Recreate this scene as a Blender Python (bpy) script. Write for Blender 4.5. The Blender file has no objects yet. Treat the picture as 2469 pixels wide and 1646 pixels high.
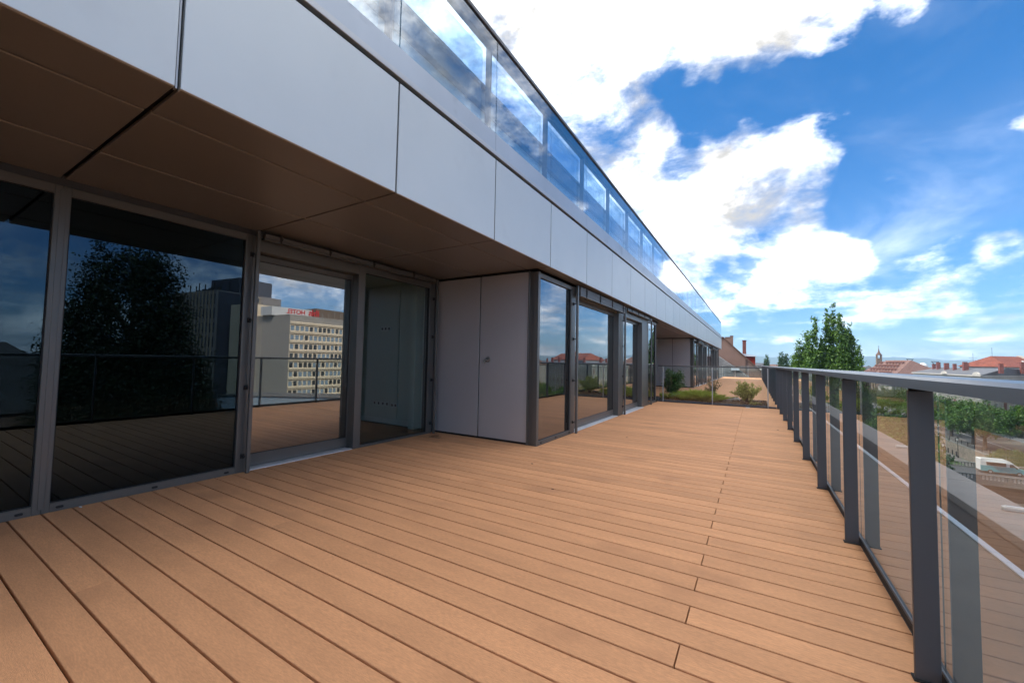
import bpy, bmesh, math, random
import numpy as np
from mathutils import Matrix, Vector

rnd = random.Random(7)
R = math.radians
scene = bpy.context.scene
COL = scene.collection

# ------------------------------------------------------------------ camera
cam_d = bpy.data.cameras.new("camera")
cam = bpy.data.objects.new("camera", cam_d)
COL.objects.link(cam)
cam_d.sensor_width = 36.0
cam_d.lens = 14.1087
cam_d.clip_start = 0.02
cam_d.clip_end = 30000
CR = (0.8558921972639258, 0.516790716670137, 0.019388187803276884)
CU = (0.007891993907985128, -0.05053787367697934, 0.9986909630893661)
CF = (-0.5170940563329706, 0.8546187913261536, 0.04733348093410056)
cam.matrix_world = Matrix(((CR[0], CU[0], -CF[0], 0.0),
                           (CR[1], CU[1], -CF[1], 0.0),
                           (CR[2], CU[2], -CF[2], 1.1),
                           (0, 0, 0, 1)))
scene.camera = cam

# ------------------------------------------------------------------ light and exposure
SUN_EL = 44.0
SUN_AZ = (-0.93, -0.36)            # horizontal direction towards the sun
EXPOSURE = 2.93
SKY_STRENGTH = 0.12
HAZE = 1.2e-4
scene.view_settings.view_transform = 'Standard'
scene.view_settings.look = 'None'
scene.view_settings.gamma = 1.0
scene.view_settings.exposure = EXPOSURE
scene.view_settings.use_curve_mapping = False
scene.cycles.use_denoising = True
scene.cycles.use_adaptive_sampling = True
scene.cycles.adaptive_threshold = 0.012
scene.cycles.max_bounces = 7
scene.cycles.diffuse_bounces = 4
scene.cycles.glossy_bounces = 5
scene.cycles.transparent_max_bounces = 24
scene.cycles.volume_bounces = 0
scene.cycles.caustics_reflective = False
scene.cycles.caustics_refractive = False

n = math.hypot(*SUN_AZ)
sd = Vector((SUN_AZ[0] / n * math.cos(R(SUN_EL)), SUN_AZ[1] / n * math.cos(R(SUN_EL)), math.sin(R(SUN_EL))))
sun_d = bpy.data.lights.new("sun", 'SUN')
sun_d.energy = 0.9
sun_d.angle = R(10.0)
sun_d.color = (1.0, 0.93, 0.84)
sun = bpy.data.objects.new("sun", sun_d)
COL.objects.link(sun)
sun.rotation_euler = sd.to_track_quat('Z', 'Y').to_euler()


def pixdir(x, y):
    """direction of sight for a point of the photograph (2469 wide)"""
    f = 967.624
    a, b = (x - 1234.5) / f, -(y - 823.0) / f
    v = Vector((a * CR[i] + b * CU[i] + CF[i] for i in range(3)))
    return v.normalized()


def build_world():
    w = bpy.data.worlds.new("World")
    scene.world = w
    w.use_nodes = True
    nt = w.node_tree
    nt.nodes.clear()
    N, L = nt.nodes.new, nt.links.new

    def math_n(op, a, b=None, c=None, clamp=False):
        m = N('ShaderNodeMath')
        m.operation = op
        m.use_clamp = clamp
        for i, v in enumerate((a, b, c)):
            if v is None:
                continue
            if isinstance(v, (int, float)):
                m.inputs[i].default_value = v
            else:
                L(v, m.inputs[i])
        return m.outputs[0]

    def maprange(v, a, b, c, d, smooth=True):
        m = N('ShaderNodeMapRange')
        m.interpolation_type = 'SMOOTHSTEP' if smooth else 'LINEAR'
        L(v, m.inputs[0])
        for i, q in enumerate((a, b, c, d)):
            m.inputs[i + 1].default_value = q
        return m.outputs[0]

    sky = N('ShaderNodeTexSky')
    sky.sky_type = 'NISHITA'
    sky.sun_disc = False
    sky.sun_elevation = R(SUN_EL)
    sky.sun_rotation = math.atan2(SUN_AZ[0], SUN_AZ[1])
    sky.altitude = 150
    sky.air_density = 1.0
    sky.dust_density = 0.6
    sky.ozone_density = 3.0

    tc = N('ShaderNodeTexCoord')
    d = tc.outputs['Generated']
    sep = N('ShaderNodeSeparateXYZ')
    L(d, sep.inputs[0])

    # clouds: noise in a stretched sky space, pushed up or down by the weather's own large masses
    mp = N('ShaderNodeMapping')
    mp.inputs['Scale'].default_value = (1.0, 1.0, 1.9)
    L(d, mp.inputs[0])

    def noise(scale, detail, rough, dist=0.0, off=(0, 0, 0)):
        ad = N('ShaderNodeVectorMath')
        ad.operation = 'ADD'
        L(mp.outputs[0], ad.inputs[0])
        ad.inputs[1].default_value = off
        t = N('ShaderNodeTexNoise')
        t.inputs['Scale'].default_value = scale
        t.inputs['Detail'].default_value = detail
        t.inputs['Roughness'].default_value = rough
        t.inputs['Distortion'].default_value = dist
        L(ad.outputs[0], t.inputs['Vector'])
        return t.outputs[0]

    n1 = noise(3.1, 10, 0.64, 0.3, (3.1, 0.4, 1.7))
    n2 = noise(9.0, 8, 0.66, 0.2, (0.3, 7.4, 2.7))
    blobs = [  # (x, y, radius in photo pixels, weight)
        (1180, -60, 420, 0.16), (1420, 60, 300, 0.20), (1660, 20, 240, 0.20), (1860, 20, 170, 0.22), (1990, 50, 120, 0.20),
        (1850, 110, 110, 0.18), (1400, 230, 230, 0.20), (1500, 340, 170, 0.18), (1560, 460, 190, 0.16), (1700, 500, 170, 0.15), (1800, 490, 110, 0.14), (1500, 200, 120, 0.10),
        (1830, 390, 150, 0.18), (1900, 450, 150, 0.17), (1760, 350, 100, 0.10), (1970, 540, 90, 0.14), (1660, 160, 60, 0.16),
        (1640, 640, 110, 0.12), (2040, 610, 110, 0.24), (1870, 690, 100, 0.10), (2130, 400, 110, 0.30),
        (2300, 720, 200, 0.10), (2420, 600, 100, 0.22), (2440, 265, 150, 0.15), (2270, 340, 110, 0.24), (2460, 110, 90, 0.2),
        (1590, 160, 80, -0.30), (1650, 215, 80, -0.26), (1830, 240, 160, -0.42), (1640, 390, 70, -0.30), (1700, 290, 100, -0.34), (1560, 215, 60, -0.18),
        (2080, 200, 210, -0.36), (2330, 180, 300, -0.38), (2200, 430, 280, -0.34), (2400, 440, 220, -0.30), (2080, 510, 120, -0.26), (1760, 660, 90, -0.18),
        (2430, 0, 280, -0.32), (2200, 610, 180, -0.22), (2400, 640, 180, -0.20), (1830, 610, 80, -0.16), (1960, 730, 140, -0.12), (2200, 820, 180, -0.05),
    ]
    total = None
    for (x, y, r, wgt) in blobs:
        c = pixdir(x, y)
        e = pixdir(x + r, y)
        cosr = c.dot(e)
        dp = N('ShaderNodeVectorMath')
        dp.operation = 'DOT_PRODUCT'
        L(d, dp.inputs[0])
        dp.inputs[1].default_value = c
        v = maprange(dp.outputs['Value'], cosr, 1.0 - (1.0 - cosr) * 0.12, 0.0, wgt)
        total = v if total is None else math_n('ADD', total, v)
    total = math_n('MINIMUM', total, 0.29)
    # a band of flat clouds lies low over the horizon all round
    low = maprange(sep.outputs[2], 0.0, 0.30, 0.09, 0.12)
    mp3 = N('ShaderNodeMapping')
    mp3.inputs['Scale'].default_value = (1.0, 1.0, 7.0)
    L(d, mp3.inputs[0])
    t3 = N('ShaderNodeTexNoise')
    t3.inputs['Scale'].default_value = 5.5
    t3.inputs['Detail'].default_value = 8
    t3.inputs['Roughness'].default_value = 0.6
    L(mp3.outputs[0], t3.inputs['Vector'])
    bands = math_n('MULTIPLY', math_n('SUBTRACT', t3.outputs[0], 0.42), maprange(sep.outputs[2], 0.02, 0.26, 1.1, 0.0))
    low = math_n('ADD', low, bands)
    high = maprange(sep.outputs[2], 0.50, 0.78, 0.0, 0.34)       # the cloud mass goes on overhead
    low = math_n('ADD', low, high)
    base = math_n('ADD', math_n('MULTIPLY', math_n('SUBTRACT', n1, 0.5), 1.55), math_n('MULTIPLY', math_n('SUBTRACT', n2, 0.5), 1.0))
    dens = math_n('ADD', math_n('ADD', base, total), low)
    mask = math_n('POWER', maprange(dens, -0.04, 0.50, 0.0, 1.0, False), 1.7)
    mask = math_n('MULTIPLY', mask, maprange(sep.outputs[2], -0.03, 0.0, 0.0, 1.0))
    # thin veil of high cloud in the lower sky
    veil_n = noise(2.4, 7, 0.58, 0.6, (8.3, 1.1, 4.2))
    veil = math_n('MULTIPLY', maprange(veil_n, 0.45, 0.72, 0.0, 0.26), maprange(sep.outputs[2], 0.0, 0.55, 1.0, 0.15))
    veil = math_n('MULTIPLY', veil, maprange(sep.outputs[2], -0.03, 0.0, 0.0, 1.0))
    mask = math_n('MAXIMUM', mask, veil)
    shade_n = noise(5.2, 8, 0.6, 0.2, (5.0, 2.2, 0.35))
    shade = maprange(shade_n, 0.36, 0.64, 0.24, 1.26)
    thick = maprange(dens, 0.12, 0.70, 1.10, 0.86)
    lum = math_n('MULTIPLY', shade, thick)
    ccol = N('ShaderNodeVectorMath')
    ccol.operation = 'SCALE'
    ccol.inputs[0].default_value = (CLOUD[0], CLOUD[1], CLOUD[2])
    L(lum, ccol.inputs['Scale'])
    mix = N('ShaderNodeMix')
    mix.data_type = 'RGBA'
    L(mask, mix.inputs['Factor'])
    tint = N('ShaderNodeMix')
    tint.data_type = 'RGBA'
    tint.blend_type = 'MULTIPLY'
    tint.inputs['Factor'].default_value = 1.0
    L(sky.outputs[0], tint.inputs['A'])
    tcol = N('ShaderNodeMix')
    tcol.data_type = 'RGBA'
    L(maprange(sep.outputs[2], 0.0, 0.75, 0.0, 1.0, False), tcol.inputs['Factor'])
    tcol.inputs['A'].default_value = SKY_TINT_LOW
    tcol.inputs['B'].default_value = SKY_TINT
    L(tcol.outputs['Result'], tint.inputs['B'])
    L(tint.outputs['Result'], mix.inputs['A'])
    L(ccol.outputs[0], mix.inputs['B'])
    bg = N('ShaderNodeBackground')
    bg.inputs['Strength'].default_value = SKY_STRENGTH
    L(mix.outputs['Result'], bg.inputs['Color'])
    out = N('ShaderNodeOutputWorld')
    L(bg.outputs[0], out.inputs[0])


CLOUD = (3.7, 3.62, 3.5)
SKY_TINT = (0.0, 0.148, 0.246, 1.0)
SKY_TINT_LOW = (0.108, 0.148, 0.202, 1.0)
build_world()

# ------------------------------------------------------------------ materials
MATS = {}


def mat(name, color, rough=0.6, metal=0.0, var=0.0, scale=4.0, stretch=(1, 1, 1), bump=0.0, bump_scale=60.0,
        rand=0.0, spec=0.5, stain=None, coat=0.0, fine=0.0, fine_scale=150.0):
    """procedural surface: base colour with noise variation, per-object variation, fine relief, optional stains"""
    if name in MATS:
        return MATS[name]
    m = bpy.data.materials.new(name)
    m.use_nodes = True
    nt = m.node_tree
    N, L = nt.nodes.new, nt.links.new
    b = nt.nodes['Principled BSDF']
    b.inputs['Roughness'].default_value = rough
    b.inputs['Metallic'].default_value = metal
    b.inputs['Specular IOR Level'].default_value = spec
    b.inputs['Coat Weight'].default_value = coat
    tc = N('ShaderNodeTexCoord')
    oi = N('ShaderNodeObjectInfo')
    off = N('ShaderNodeVectorMath')
    off.operation = 'MULTIPLY_ADD'
    L(oi.outputs['Random'], off.inputs[0])
    off.inputs[1].default_value = (37.0, 53.0, 71.0)
    L(tc.outputs['Object'], off.inputs[2])
    mp = N('ShaderNodeMapping')
    mp.inputs['Scale'].default_value = stretch
    L(off.outputs[0], mp.inputs[0])
    no = N('ShaderNodeTexNoise')
    no.inputs['Scale'].default_value = scale
    no.inputs['Detail'].default_value = 7
    no.inputs['Roughness'].default_value = 0.62
    L(mp.outputs[0], no.inputs['Vector'])
    hsv = N('ShaderNodeHueSaturation')
    hsv.inputs['Color'].default_value = (*color, 1)
    mr = N('ShaderNodeMapRange')
    L(no.outputs[0], mr.inputs[0])
    mr.inputs[1].default_value = 0.25
    mr.inputs[2].default_value = 0.75
    mr.inputs[3].default_value = 1 - var
    mr.inputs[4].default_value = 1 + var
    rv = N('ShaderNodeMapRange')
    L(oi.outputs['Random'], rv.inputs[0])
    rv.inputs[3].default_value = 1 - rand
    rv.inputs[4].default_value = 1 + rand
    mu = N('ShaderNodeMath')
    mu.operation = 'MULTIPLY'
    L(mr.outputs[0], mu.inputs[0])
    L(rv.outputs[0], mu.inputs[1])
    val = mu.outputs[0]
    if fine:
        fn = N('ShaderNodeTexNoise')
        fn.inputs['Scale'].default_value = fine_scale
        fn.inputs['Detail'].default_value = 3
        L(mp.outputs[0], fn.inputs['Vector'])
        fm = N('ShaderNodeMapRange')
        L(fn.outputs[0], fm.inputs[0])
        fm.inputs[1].default_value = 0.3
        fm.inputs[2].default_value = 0.7
        fm.inputs[3].default_value = 1 - fine
        fm.inputs[4].default_value = 1 + fine
        m3 = N('ShaderNodeMath')
        m3.operation = 'MULTIPLY'
        L(val, m3.inputs[0])
        L(fm.outputs[0], m3.inputs[1])
        val = m3.outputs[0]
    L(val, hsv.inputs['Value'])
    colour = hsv.outputs[0]
    if stain:
        sn = N('ShaderNodeTexNoise')
        sn.inputs['Scale'].default_value = stain[1]
        sn.inputs['Detail'].default_value = 5
        L(off.outputs[0], sn.inputs['Vector'])
        sr = N('ShaderNodeMapRange')
        L(sn.outputs[0], sr.inputs[0])
        sr.inputs[1].default_value = stain[2]
        sr.inputs[2].default_value = stain[2] + 0.16
        sr.inputs[3].default_value = 0
        sr.inputs[4].default_value = stain[3]
        mx = N('ShaderNodeMix')
        mx.data_type = 'RGBA'
        L(sr.outputs[0], mx.inputs['Factor'])
        L(colour, mx.inputs['A'])
        mx.inputs['B'].default_value = (*stain[0], 1)
        colour = mx.outputs['Result']
    L(colour, b.inputs['Base Color'])
    if bump:
        bn = N('ShaderNodeTexNoise')
        bn.inputs['Scale'].default_value = bump_scale
        bn.inputs['Detail'].default_value = 4
        L(mp.outputs[0], bn.inputs['Vector'])
        bp = N('ShaderNodeBump')
        bp.inputs['Strength'].default_value = bump
        bp.inputs['Distance'].default_value = 0.01
        L(bn.outputs[0], bp.inputs['Height'])
        L(bp.outputs[0], b.inputs['Normal'])
    MATS[name] = m
    return m


def glass(name, r0, trans, refl=(1, 1, 1), gain=1.0, wave=0.0):
    """thin pane: mirror reflection after Schlick, the rest passes straight through with the pane's tint"""
    if name in MATS:
        return MATS[name]
    m = bpy.data.materials.new(name)
    m.use_nodes = True
    nt = m.node_tree
    nt.nodes.clear()
    N, L = nt.nodes.new, nt.links.new
    ge = N('ShaderNodeNewGeometry')
    dp = N('ShaderNodeVectorMath')
    dp.operation = 'DOT_PRODUCT'
    L(ge.outputs['Incoming'], dp.inputs[0])
    L(ge.outputs['Normal'], dp.inputs[1])

    def mm(op, a, b):
        q = N('ShaderNodeMath')
        q.operation = op
        q.use_clamp = False
        for i, v in enumerate((a, b)):
            if isinstance(v, (int, float)):
                q.inputs[i].default_value = v
            else:
                L(v, q.inputs[i])
        return q.outputs[0]
    ab = mm('ABSOLUTE', dp.outputs['Value'], 0)
    f1 = mm('ADD', mm('MULTIPLY', mm('POWER', mm('SUBTRACT', 1.0, ab), 5.0), (1 - r0) * gain), r0)
    # both faces of the pane together, counted once where the ray enters
    fr = mm('DIVIDE', mm('MULTIPLY', f1, 2.0), mm('ADD', f1, 1.0))
    fr = mm('MULTIPLY', fr, mm('SUBTRACT', 1.0, ge.outputs['Backfacing']))
    tr = N('ShaderNodeBsdfTransparent')
    tr.inputs[0].default_value = (*trans, 1)
    gl = N('ShaderNodeBsdfGlossy')
    gl.inputs['Color'].default_value = (*refl, 1)
    gl.inputs['Roughness'].default_value = 0.0
    if wave:
        tc = N('ShaderNodeTexCoord')
        no = N('ShaderNodeTexNoise')
        no.inputs['Scale'].default_value = 1.6
        no.inputs['Detail'].default_value = 1
        L(tc.outputs['Object'], no.inputs['Vector'])
        bp = N('ShaderNodeBump')
        bp.inputs['Strength'].default_value = wave
        bp.inputs['Distance'].default_value = 0.02
        L(no.outputs[0], bp.inputs['Height'])
        L(bp.outputs[0], gl.inputs['Normal'])
    mx = N('ShaderNodeMixShader')
    L(fr, mx.inputs[0])
    L(tr.outputs[0], mx.inputs[1])
    L(gl.outputs[0], mx.inputs[2])
    o = N('ShaderNodeOutputMaterial')
    L(mx.outputs[0], o.inputs[0])
    MATS[name] = m
    return m


def leaf_mat(name, c1, c2, trans=0.3, rough=0.5, scale=0.5):
    if name in MATS:
        return MATS[name]
    m = bpy.data.materials.new(name)
    m.use_nodes = True
    nt = m.node_tree
    nt.nodes.clear()
    N, L = nt.nodes.new, nt.links.new
    ge = N('ShaderNodeNewGeometry')
    tc = N('ShaderNodeTexCoord')
    no = N('ShaderNodeTexNoise')
    no.inputs['Scale'].default_value = scale
    no.inputs['Detail'].default_value = 3
    L(tc.outputs['Object'], no.inputs['Vector'])
    ad = N('ShaderNodeMath')
    ad.operation = 'MULTIPLY_ADD'
    L(ge.outputs['Random Per Island'], ad.inputs[0])
    ad.inputs[1].default_value = 0.5
    L(no.outputs[0], ad.inputs[2])
    mr = N('ShaderNodeMapRange')
    L(ad.outputs[0], mr.inputs[0])
    mr.inputs[1].default_value = 0.35
    mr.inputs[2].default_value = 1.1
    mx = N('ShaderNodeMix')
    mx.data_type = 'RGBA'
    L(mr.outputs[0], mx.inputs['Factor'])
    mx.inputs['A'].default_value = (*c1, 1)
    mx.inputs['B'].default_value = (*c2, 1)
    df = N('ShaderNodeBsdfPrincipled')
    df.inputs['Roughness'].default_value = rough
    df.inputs['Specular IOR Level'].default_value = 0.35
    L(mx.outputs['Result'], df.inputs['Base Color'])
    tl = N('ShaderNodeBsdfTranslucent')
    L(mx.outputs['Result'], tl.inputs[0])
    ms = N('ShaderNodeMixShader')
    ms.inputs[0].default_value = trans
    L(df.outputs[0], ms.inputs[1])
    L(tl.outputs[0], ms.inputs[2])
    o = N('ShaderNodeOutputMaterial')
    L(ms.outputs[0], o.inputs[0])
    MATS[name] = m
    return m


def brick_mat(name, c1, c2, mortar, bw, bh, ms=0.02, rough=0.8, axis='XZ', bump=0.4):
    """courses for surfaces too far off to tell the pieces apart"""
    if name in MATS:
        return MATS[name]
    m = bpy.data.materials.new(name)
    m.use_nodes = True
    nt = m.node_tree
    N, L = nt.nodes.new, nt.links.new
    b = nt.nodes['Principled BSDF']
    b.inputs['Roughness'].default_value = rough
    tc = N('ShaderNodeTexCoord')
    sp = N('ShaderNodeSeparateXYZ')
    L(tc.outputs['Object'], sp.inputs[0])
    sm = N('ShaderNodeMath')
    sm.operation = 'ADD'
    L(sp.outputs[0], sm.inputs[0])
    L(sp.outputs[1], sm.inputs[1])
    cb = N('ShaderNodeCombineXYZ')
    L(sm.outputs[0], cb.inputs[0])
    L(sp.outputs[2], cb.inputs[1])
    br = N('ShaderNodeTexBrick')
    L(cb.outputs[0], br.inputs['Vector'])
    br.inputs['Color1'].default_value = (*c1, 1)
    br.inputs['Color2'].default_value = (*c2, 1)
    br.inputs['Mortar'].default_value = (*mortar, 1)
    br.inputs['Scale'].default_value = 1.0
    br.inputs['Brick Width'].default_value = bw
    br.inputs['Row Height'].default_value = bh
    br.inputs['Mortar Size'].default_value = ms
    no = N('ShaderNodeTexNoise')
    no.inputs['Scale'].default_value = 0.9
    no.inputs['Detail'].default_value = 6
    L(tc.outputs['Object'], no.inputs['Vector'])
    mr = N('ShaderNodeMapRange')
    L(no.outputs[0], mr.inputs[0])
    mr.inputs[1].default_value = 0.3
    mr.inputs[2].default_value = 0.7
    mr.inputs[3].default_value = 0.75
    mr.inputs[4].default_value = 1.2
    hs = N('ShaderNodeHueSaturation')
    L(br.outputs['Color'], hs.inputs['Color'])
    L(mr.outputs[0], hs.inputs['Value'])
    L(hs.outputs[0], b.inputs['Base Color'])
    bp = N('ShaderNodeBump')
    bp.inputs['Strength'].default_value = bump
    bp.inputs['Distance'].default_value = 0.02
    bp.invert = True
    L(br.outputs['Fac'], bp.inputs['Height'])
    L(bp.outputs[0], b.inputs['Normal'])
    MATS[name] = m
    return m


# building
PANEL = mat('fascia aluminium', (0.52, 0.55, 0.555), 0.40, 0.35, var=0.035, scale=1.2, rand=0.025, bump=0.05, bump_scale=1.6,
            stain=((0.40, 0.41, 0.43), 2.2, 0.60, 0.35))
SOFFIT = mat('soffit aluminium', (0.25, 0.235, 0.225), 0.36, 0.45, var=0.03, scale=1.0, rand=0.02, bump=0.03, bump_scale=900)
WALLP = mat('closet panel lacquer', (0.46, 0.455, 0.475), 0.40, 0.30, var=0.02, scale=2.0, rand=0.015, bump=0.04, bump_scale=1200)
FRAME = mat('window frame aluminium', (0.13, 0.127, 0.122), 0.38, 0.45, var=0.03, scale=3.0, bump=0.02, bump_scale=900)
FRAME_D = mat('dark reveal', (0.055, 0.056, 0.062), 0.45, 0.2, var=0.03)
TRIM = mat('zinc trim', (0.46, 0.47, 0.48), 0.35, 0.5, var=0.06, scale=3, stretch=(1, 0.2, 1))
COPE = mat('coping metal', (0.40, 0.44, 0.49), 0.42, 0.5, var=0.10, scale=2.2, stretch=(1, 0.5, 0.15),
           stain=((0.16, 0.17, 0.20), 3.0, 0.60, 0.5))
BLACK = mat('black rubber gap', (0.012, 0.012, 0.013), 0.7)
STEEL = mat('brushed steel', (0.36, 0.34, 0.31), 0.32, 0.9, var=0.05, scale=30)
SILL = mat('bare aluminium sill', (0.72, 0.73, 0.76), 0.38, 0.35, var=0.06, scale=6, stain=((0.35, 0.34, 0.33), 9, 0.62, 0.5))
LAMELLA = mat('blind lamella', (0.17, 0.165, 0.16), 0.4, 0.3, var=0.03)
RAILM = mat('railing paint', (0.092, 0.099, 0.114), 0.42, 0.15, var=0.04, scale=5, bump=0.05, bump_scale=700)
RAILT = mat('handrail paint', (0.105, 0.107, 0.112), 0.30, 0.35, var=0.03, scale=5, bump=0.03, bump_scale=700)
DECK = mat('composite decking', (0.64, 0.318, 0.158), 0.68, 0.0, var=0.10, scale=4.0, stretch=(0.6, 3.0, 1), bump=0.35, bump_scale=220,
           rand=0.075, spec=0.25, stain=((0.42, 0.205, 0.105), 1.5, 0.57, 0.6), fine=0.11, fine_scale=70)
SUBDECK = mat('deck underlay', (0.02, 0.016, 0.013), 0.9)
WHITEW = mat('plaster white', (0.62, 0.65, 0.62), 0.8, var=0.03, scale=2)
INFLOOR = mat('parquet', (0.16, 0.10, 0.07), 0.45, var=0.15, scale=6, stretch=(0.3, 3, 1))
PLASTIC = mat('white plastic', (0.75, 0.76, 0.76), 0.35)
GL_DARK = glass('tinted window glass', 0.035, (0.045, 0.055, 0.065), (0.52, 0.78, 1.0), 1.0, 0.006)
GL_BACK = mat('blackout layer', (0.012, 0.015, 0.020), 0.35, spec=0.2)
GL_DOOR = glass('door glass', 0.18, (0.62, 0.66, 0.65), (0.97, 0.99, 1.0), 0.9, 0.006)
GL_FIX = glass('fixed window glass', 0.05, (0.76, 0.84, 0.83), (0.92, 0.98, 1.0), 1.0, 0.005)
GL_CORNER = glass('corner window glass', 0.15, (0.10, 0.11, 0.12), (0.97, 0.98, 1.0), 1.0, 0.006)
GL_RAIL = glass('railing glass', 0.040, (0.93, 0.955, 0.945), (1, 1, 1), 0.85, 0.008)
GL_UP = glass('balustrade glass', 0.15, (0.78, 0.88, 0.95), (0.95, 0.98, 1.0), 1.0, 0.004)
GL_UP2 = glass('inner balustrade glass', 0.06, (0.80, 0.89, 0.94), (0.95, 0.98, 1.0), 1.0, 0.0)

# ------------------------------------------------------------------ mesh helpers


def link(name, me, parent=None, material=None, loc=None):
    o = bpy.data.objects.new(name, me)
    COL.objects.link(o)
    if material is not None and me is not None and len(me.materials) == 0:
        me.materials.append(material)
    if parent is not None:
        o.parent = parent
    if loc is not None:
        o.location = loc
    return o


def tag(o, label=None, cat=None, group=None, kind=None):
    if label:
        o['label'] = label
    if cat:
        o['category'] = cat
    if group:
        o['group'] = group
    if kind:
        o['kind'] = kind
    return o


def empty(name, loc=(0, 0, 0), rz=0.0, **k):
    o = bpy.data.objects.new(name, None)
    COL.objects.link(o)
    o.location = loc
    o.rotation_euler = (0, 0, rz)
    o.empty_display_size = 0.2
    return tag(o, **k)


class MB:
    """collects boxes, prisms and tubes for one mesh"""

    def __init__(s):
        s.v, s.f, s.m = [], [], []

    def add(s, vs, fs, mi=0):
        b = len(s.v)
        s.v += [tuple(q) for q in vs]
        s.f += [tuple(i + b for i in f) for f in fs]
        s.m += [mi] * len(fs)
        return s

    def box(s, x0, x1, y0, y1, z0, z1, mi=0, b=0.0):
        if b <= 0:
            vs = [(x, y, z) for z in (z0, z1) for y in (y0, y1) for x in (x0, x1)]
            return s.add(vs, [(0, 2, 3, 1), (4, 5, 7, 6), (0, 1, 5, 4), (2, 6, 7, 3), (0, 4, 6, 2), (1, 3, 7, 5)], mi)
        b = min(b, (x1 - x0) * .45, (y1 - y0) * .45, (z1 - z0) * .45)
        vs, idx = [], {}
        lo, hi = (x0, y0, z0), (x1, y1, z1)
        for c in range(8):
            sg = [(c >> i) & 1 for i in range(3)]
            for a in range(3):
                p = []
                for i in range(3):
                    e = hi[i] if sg[i] else lo[i]
                    if i != a:
                        e += -b if sg[i] else b
                    p.append(e)
                idx[(c, a)] = len(vs)
                vs.append(tuple(p))
        fs = []
        for a in range(3):
            o1, o2 = [(1, 2), (2, 0), (0, 1)][a]
            for sgn in (0, 1):
                cs = []
                for (u, w) in ((0, 0), (1, 0), (1, 1), (0, 1)):
                    c = (sgn << a) | (u << o1) | (w << o2)
                    cs.append(idx[(c, a)])
                fs.append(tuple(cs if sgn else cs[::-1]))
        for a in range(3):          # edges along a
            o1, o2 = [(1, 2), (2, 0), (0, 1)][a]
            for u in (0, 1):
                for w in (0, 1):
                    c0 = (u << o1) | (w << o2)
                    c1 = c0 | (1 << a)
                    q = (idx[(c0, o1)], idx[(c1, o1)], idx[(c1, o2)], idx[(c0, o2)])
                    fs.append(q if (u ^ w) else q[::-1])
        for c in range(8):
            t = (idx[(c, 0)], idx[(c, 1)], idx[(c, 2)])
            par = bin(c).count('1') % 2
            fs.append(t if par else t[::-1])
        return s.add(vs, fs, mi)

    def prism(s, poly, axis, a0, a1, mi=0):
        """poly of 2D points extruded along axis (0 x: poly=(y,z), 1 y: poly=(x,z), 2 z: poly=(x,y))"""
        k = len(poly)

        def P(p, a):
            return [(a, p[0], p[1]), (p[0], a, p[1]), (p[0], p[1], a)][axis]
        vs = [P(p, a0) for p in poly] + [P(p, a1) for p in poly]
        fs = [tuple(range(k))[::-1], tuple(range(k, 2 * k))]
        fs += [(i, (i + 1) % k, k + (i + 1) % k, k + i) for i in range(k)]
        return s.add(vs, fs, mi)

    def tube(s, pts, rads, seg=8, mi=0, cap=True):
        pts = [Vector(p) for p in pts]
        if isinstance(rads, (int, float)):
            rads = [rads] * len(pts)
        b = len(s.v)
        for i, p in enumerate(pts):
            d = (pts[min(i + 1, len(pts) - 1)] - pts[max(i - 1, 0)]).normalized()
            up = Vector((0, 0, 1)) if abs(d.z) < .9 else Vector((1, 0, 0))
            u = d.cross(up).normalized()
            w = d.cross(u).normalized()
            for k in range(seg):
                a = 2 * math.pi * k / seg
                s.v.append(tuple(p + (u * math.cos(a) + w * math.sin(a)) * rads[i]))
        for i in range(len(pts) - 1):
            for k in range(seg):
                k2 = (k + 1) % seg
                s.f.append((b + i * seg + k, b + i * seg + k2, b + (i + 1) * seg + k2, b + (i + 1) * seg + k))
                s.m.append(mi)
        if cap:
            s.f.append(tuple(b + k for k in range(seg)))
            s.f.append(tuple(b + (len(pts) - 1) * seg + k for k in range(seg))[::-1])
            s.m += [mi, mi]
        return s

    def lathe(s, prof, c, seg=12, mi=0):
        b = len(s.v)
        for (r, z) in prof:
            for k in range(seg):
                a = 2 * math.pi * k / seg
                s.v.append((c[0] + r * math.cos(a), c[1] + r * math.sin(a), c[2] + z))
        for i in range(len(prof) - 1):
            for k in range(seg):
                k2 = (k + 1) % seg
                s.f.append((b + i * seg + k, b + i * seg + k2, b + (i + 1) * seg + k2, b + (i + 1) * seg + k))
                s.m.append(mi)
        s.f.append(tuple(b + k for k in range(seg))[::-1])
        s.f.append(tuple(b + (len(prof) - 1) * seg + k for k in range(seg)))
        s.m += [mi, mi]
        return s

    def mesh(s, name, mats, smooth=False):
        me = bpy.data.meshes.new(name)
        me.from_pydata(s.v, [], s.f)
        for q in (mats if isinstance(mats, (list, tuple)) else [mats]):
            me.materials.append(q)
        if any(s.m):
            me.polygons.foreach_set('material_index', s.m)
        bm = bmesh.new()
        bm.from_mesh(me)
        bmesh.ops.recalc_face_normals(bm, faces=bm.faces)
        bm.to_mesh(me)
        bm.free()
        if smooth:
            me.polygons.foreach_set('use_smooth', [True] * len(me.polygons))
        me.update()
        return me

    def build(s, name, mats, parent=None, loc=None, smooth=False):
        return link(name, s.mesh(name, mats, smooth), parent, None, loc)


def box(name, x0, x1, y0, y1, z0, z1, m, parent=None, b=0.0):
    """box as its own object, origin at its centre"""
    cx, cy, cz = (x0 + x1) / 2, (y0 + y1) / 2, (z0 + z1) / 2
    return MB().box(x0 - cx, x1 - cx, y0 - cy, y1 - cy, z0 - cz, z1 - cz, 0, b).build(name, m, parent, (cx, cy, cz))


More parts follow.
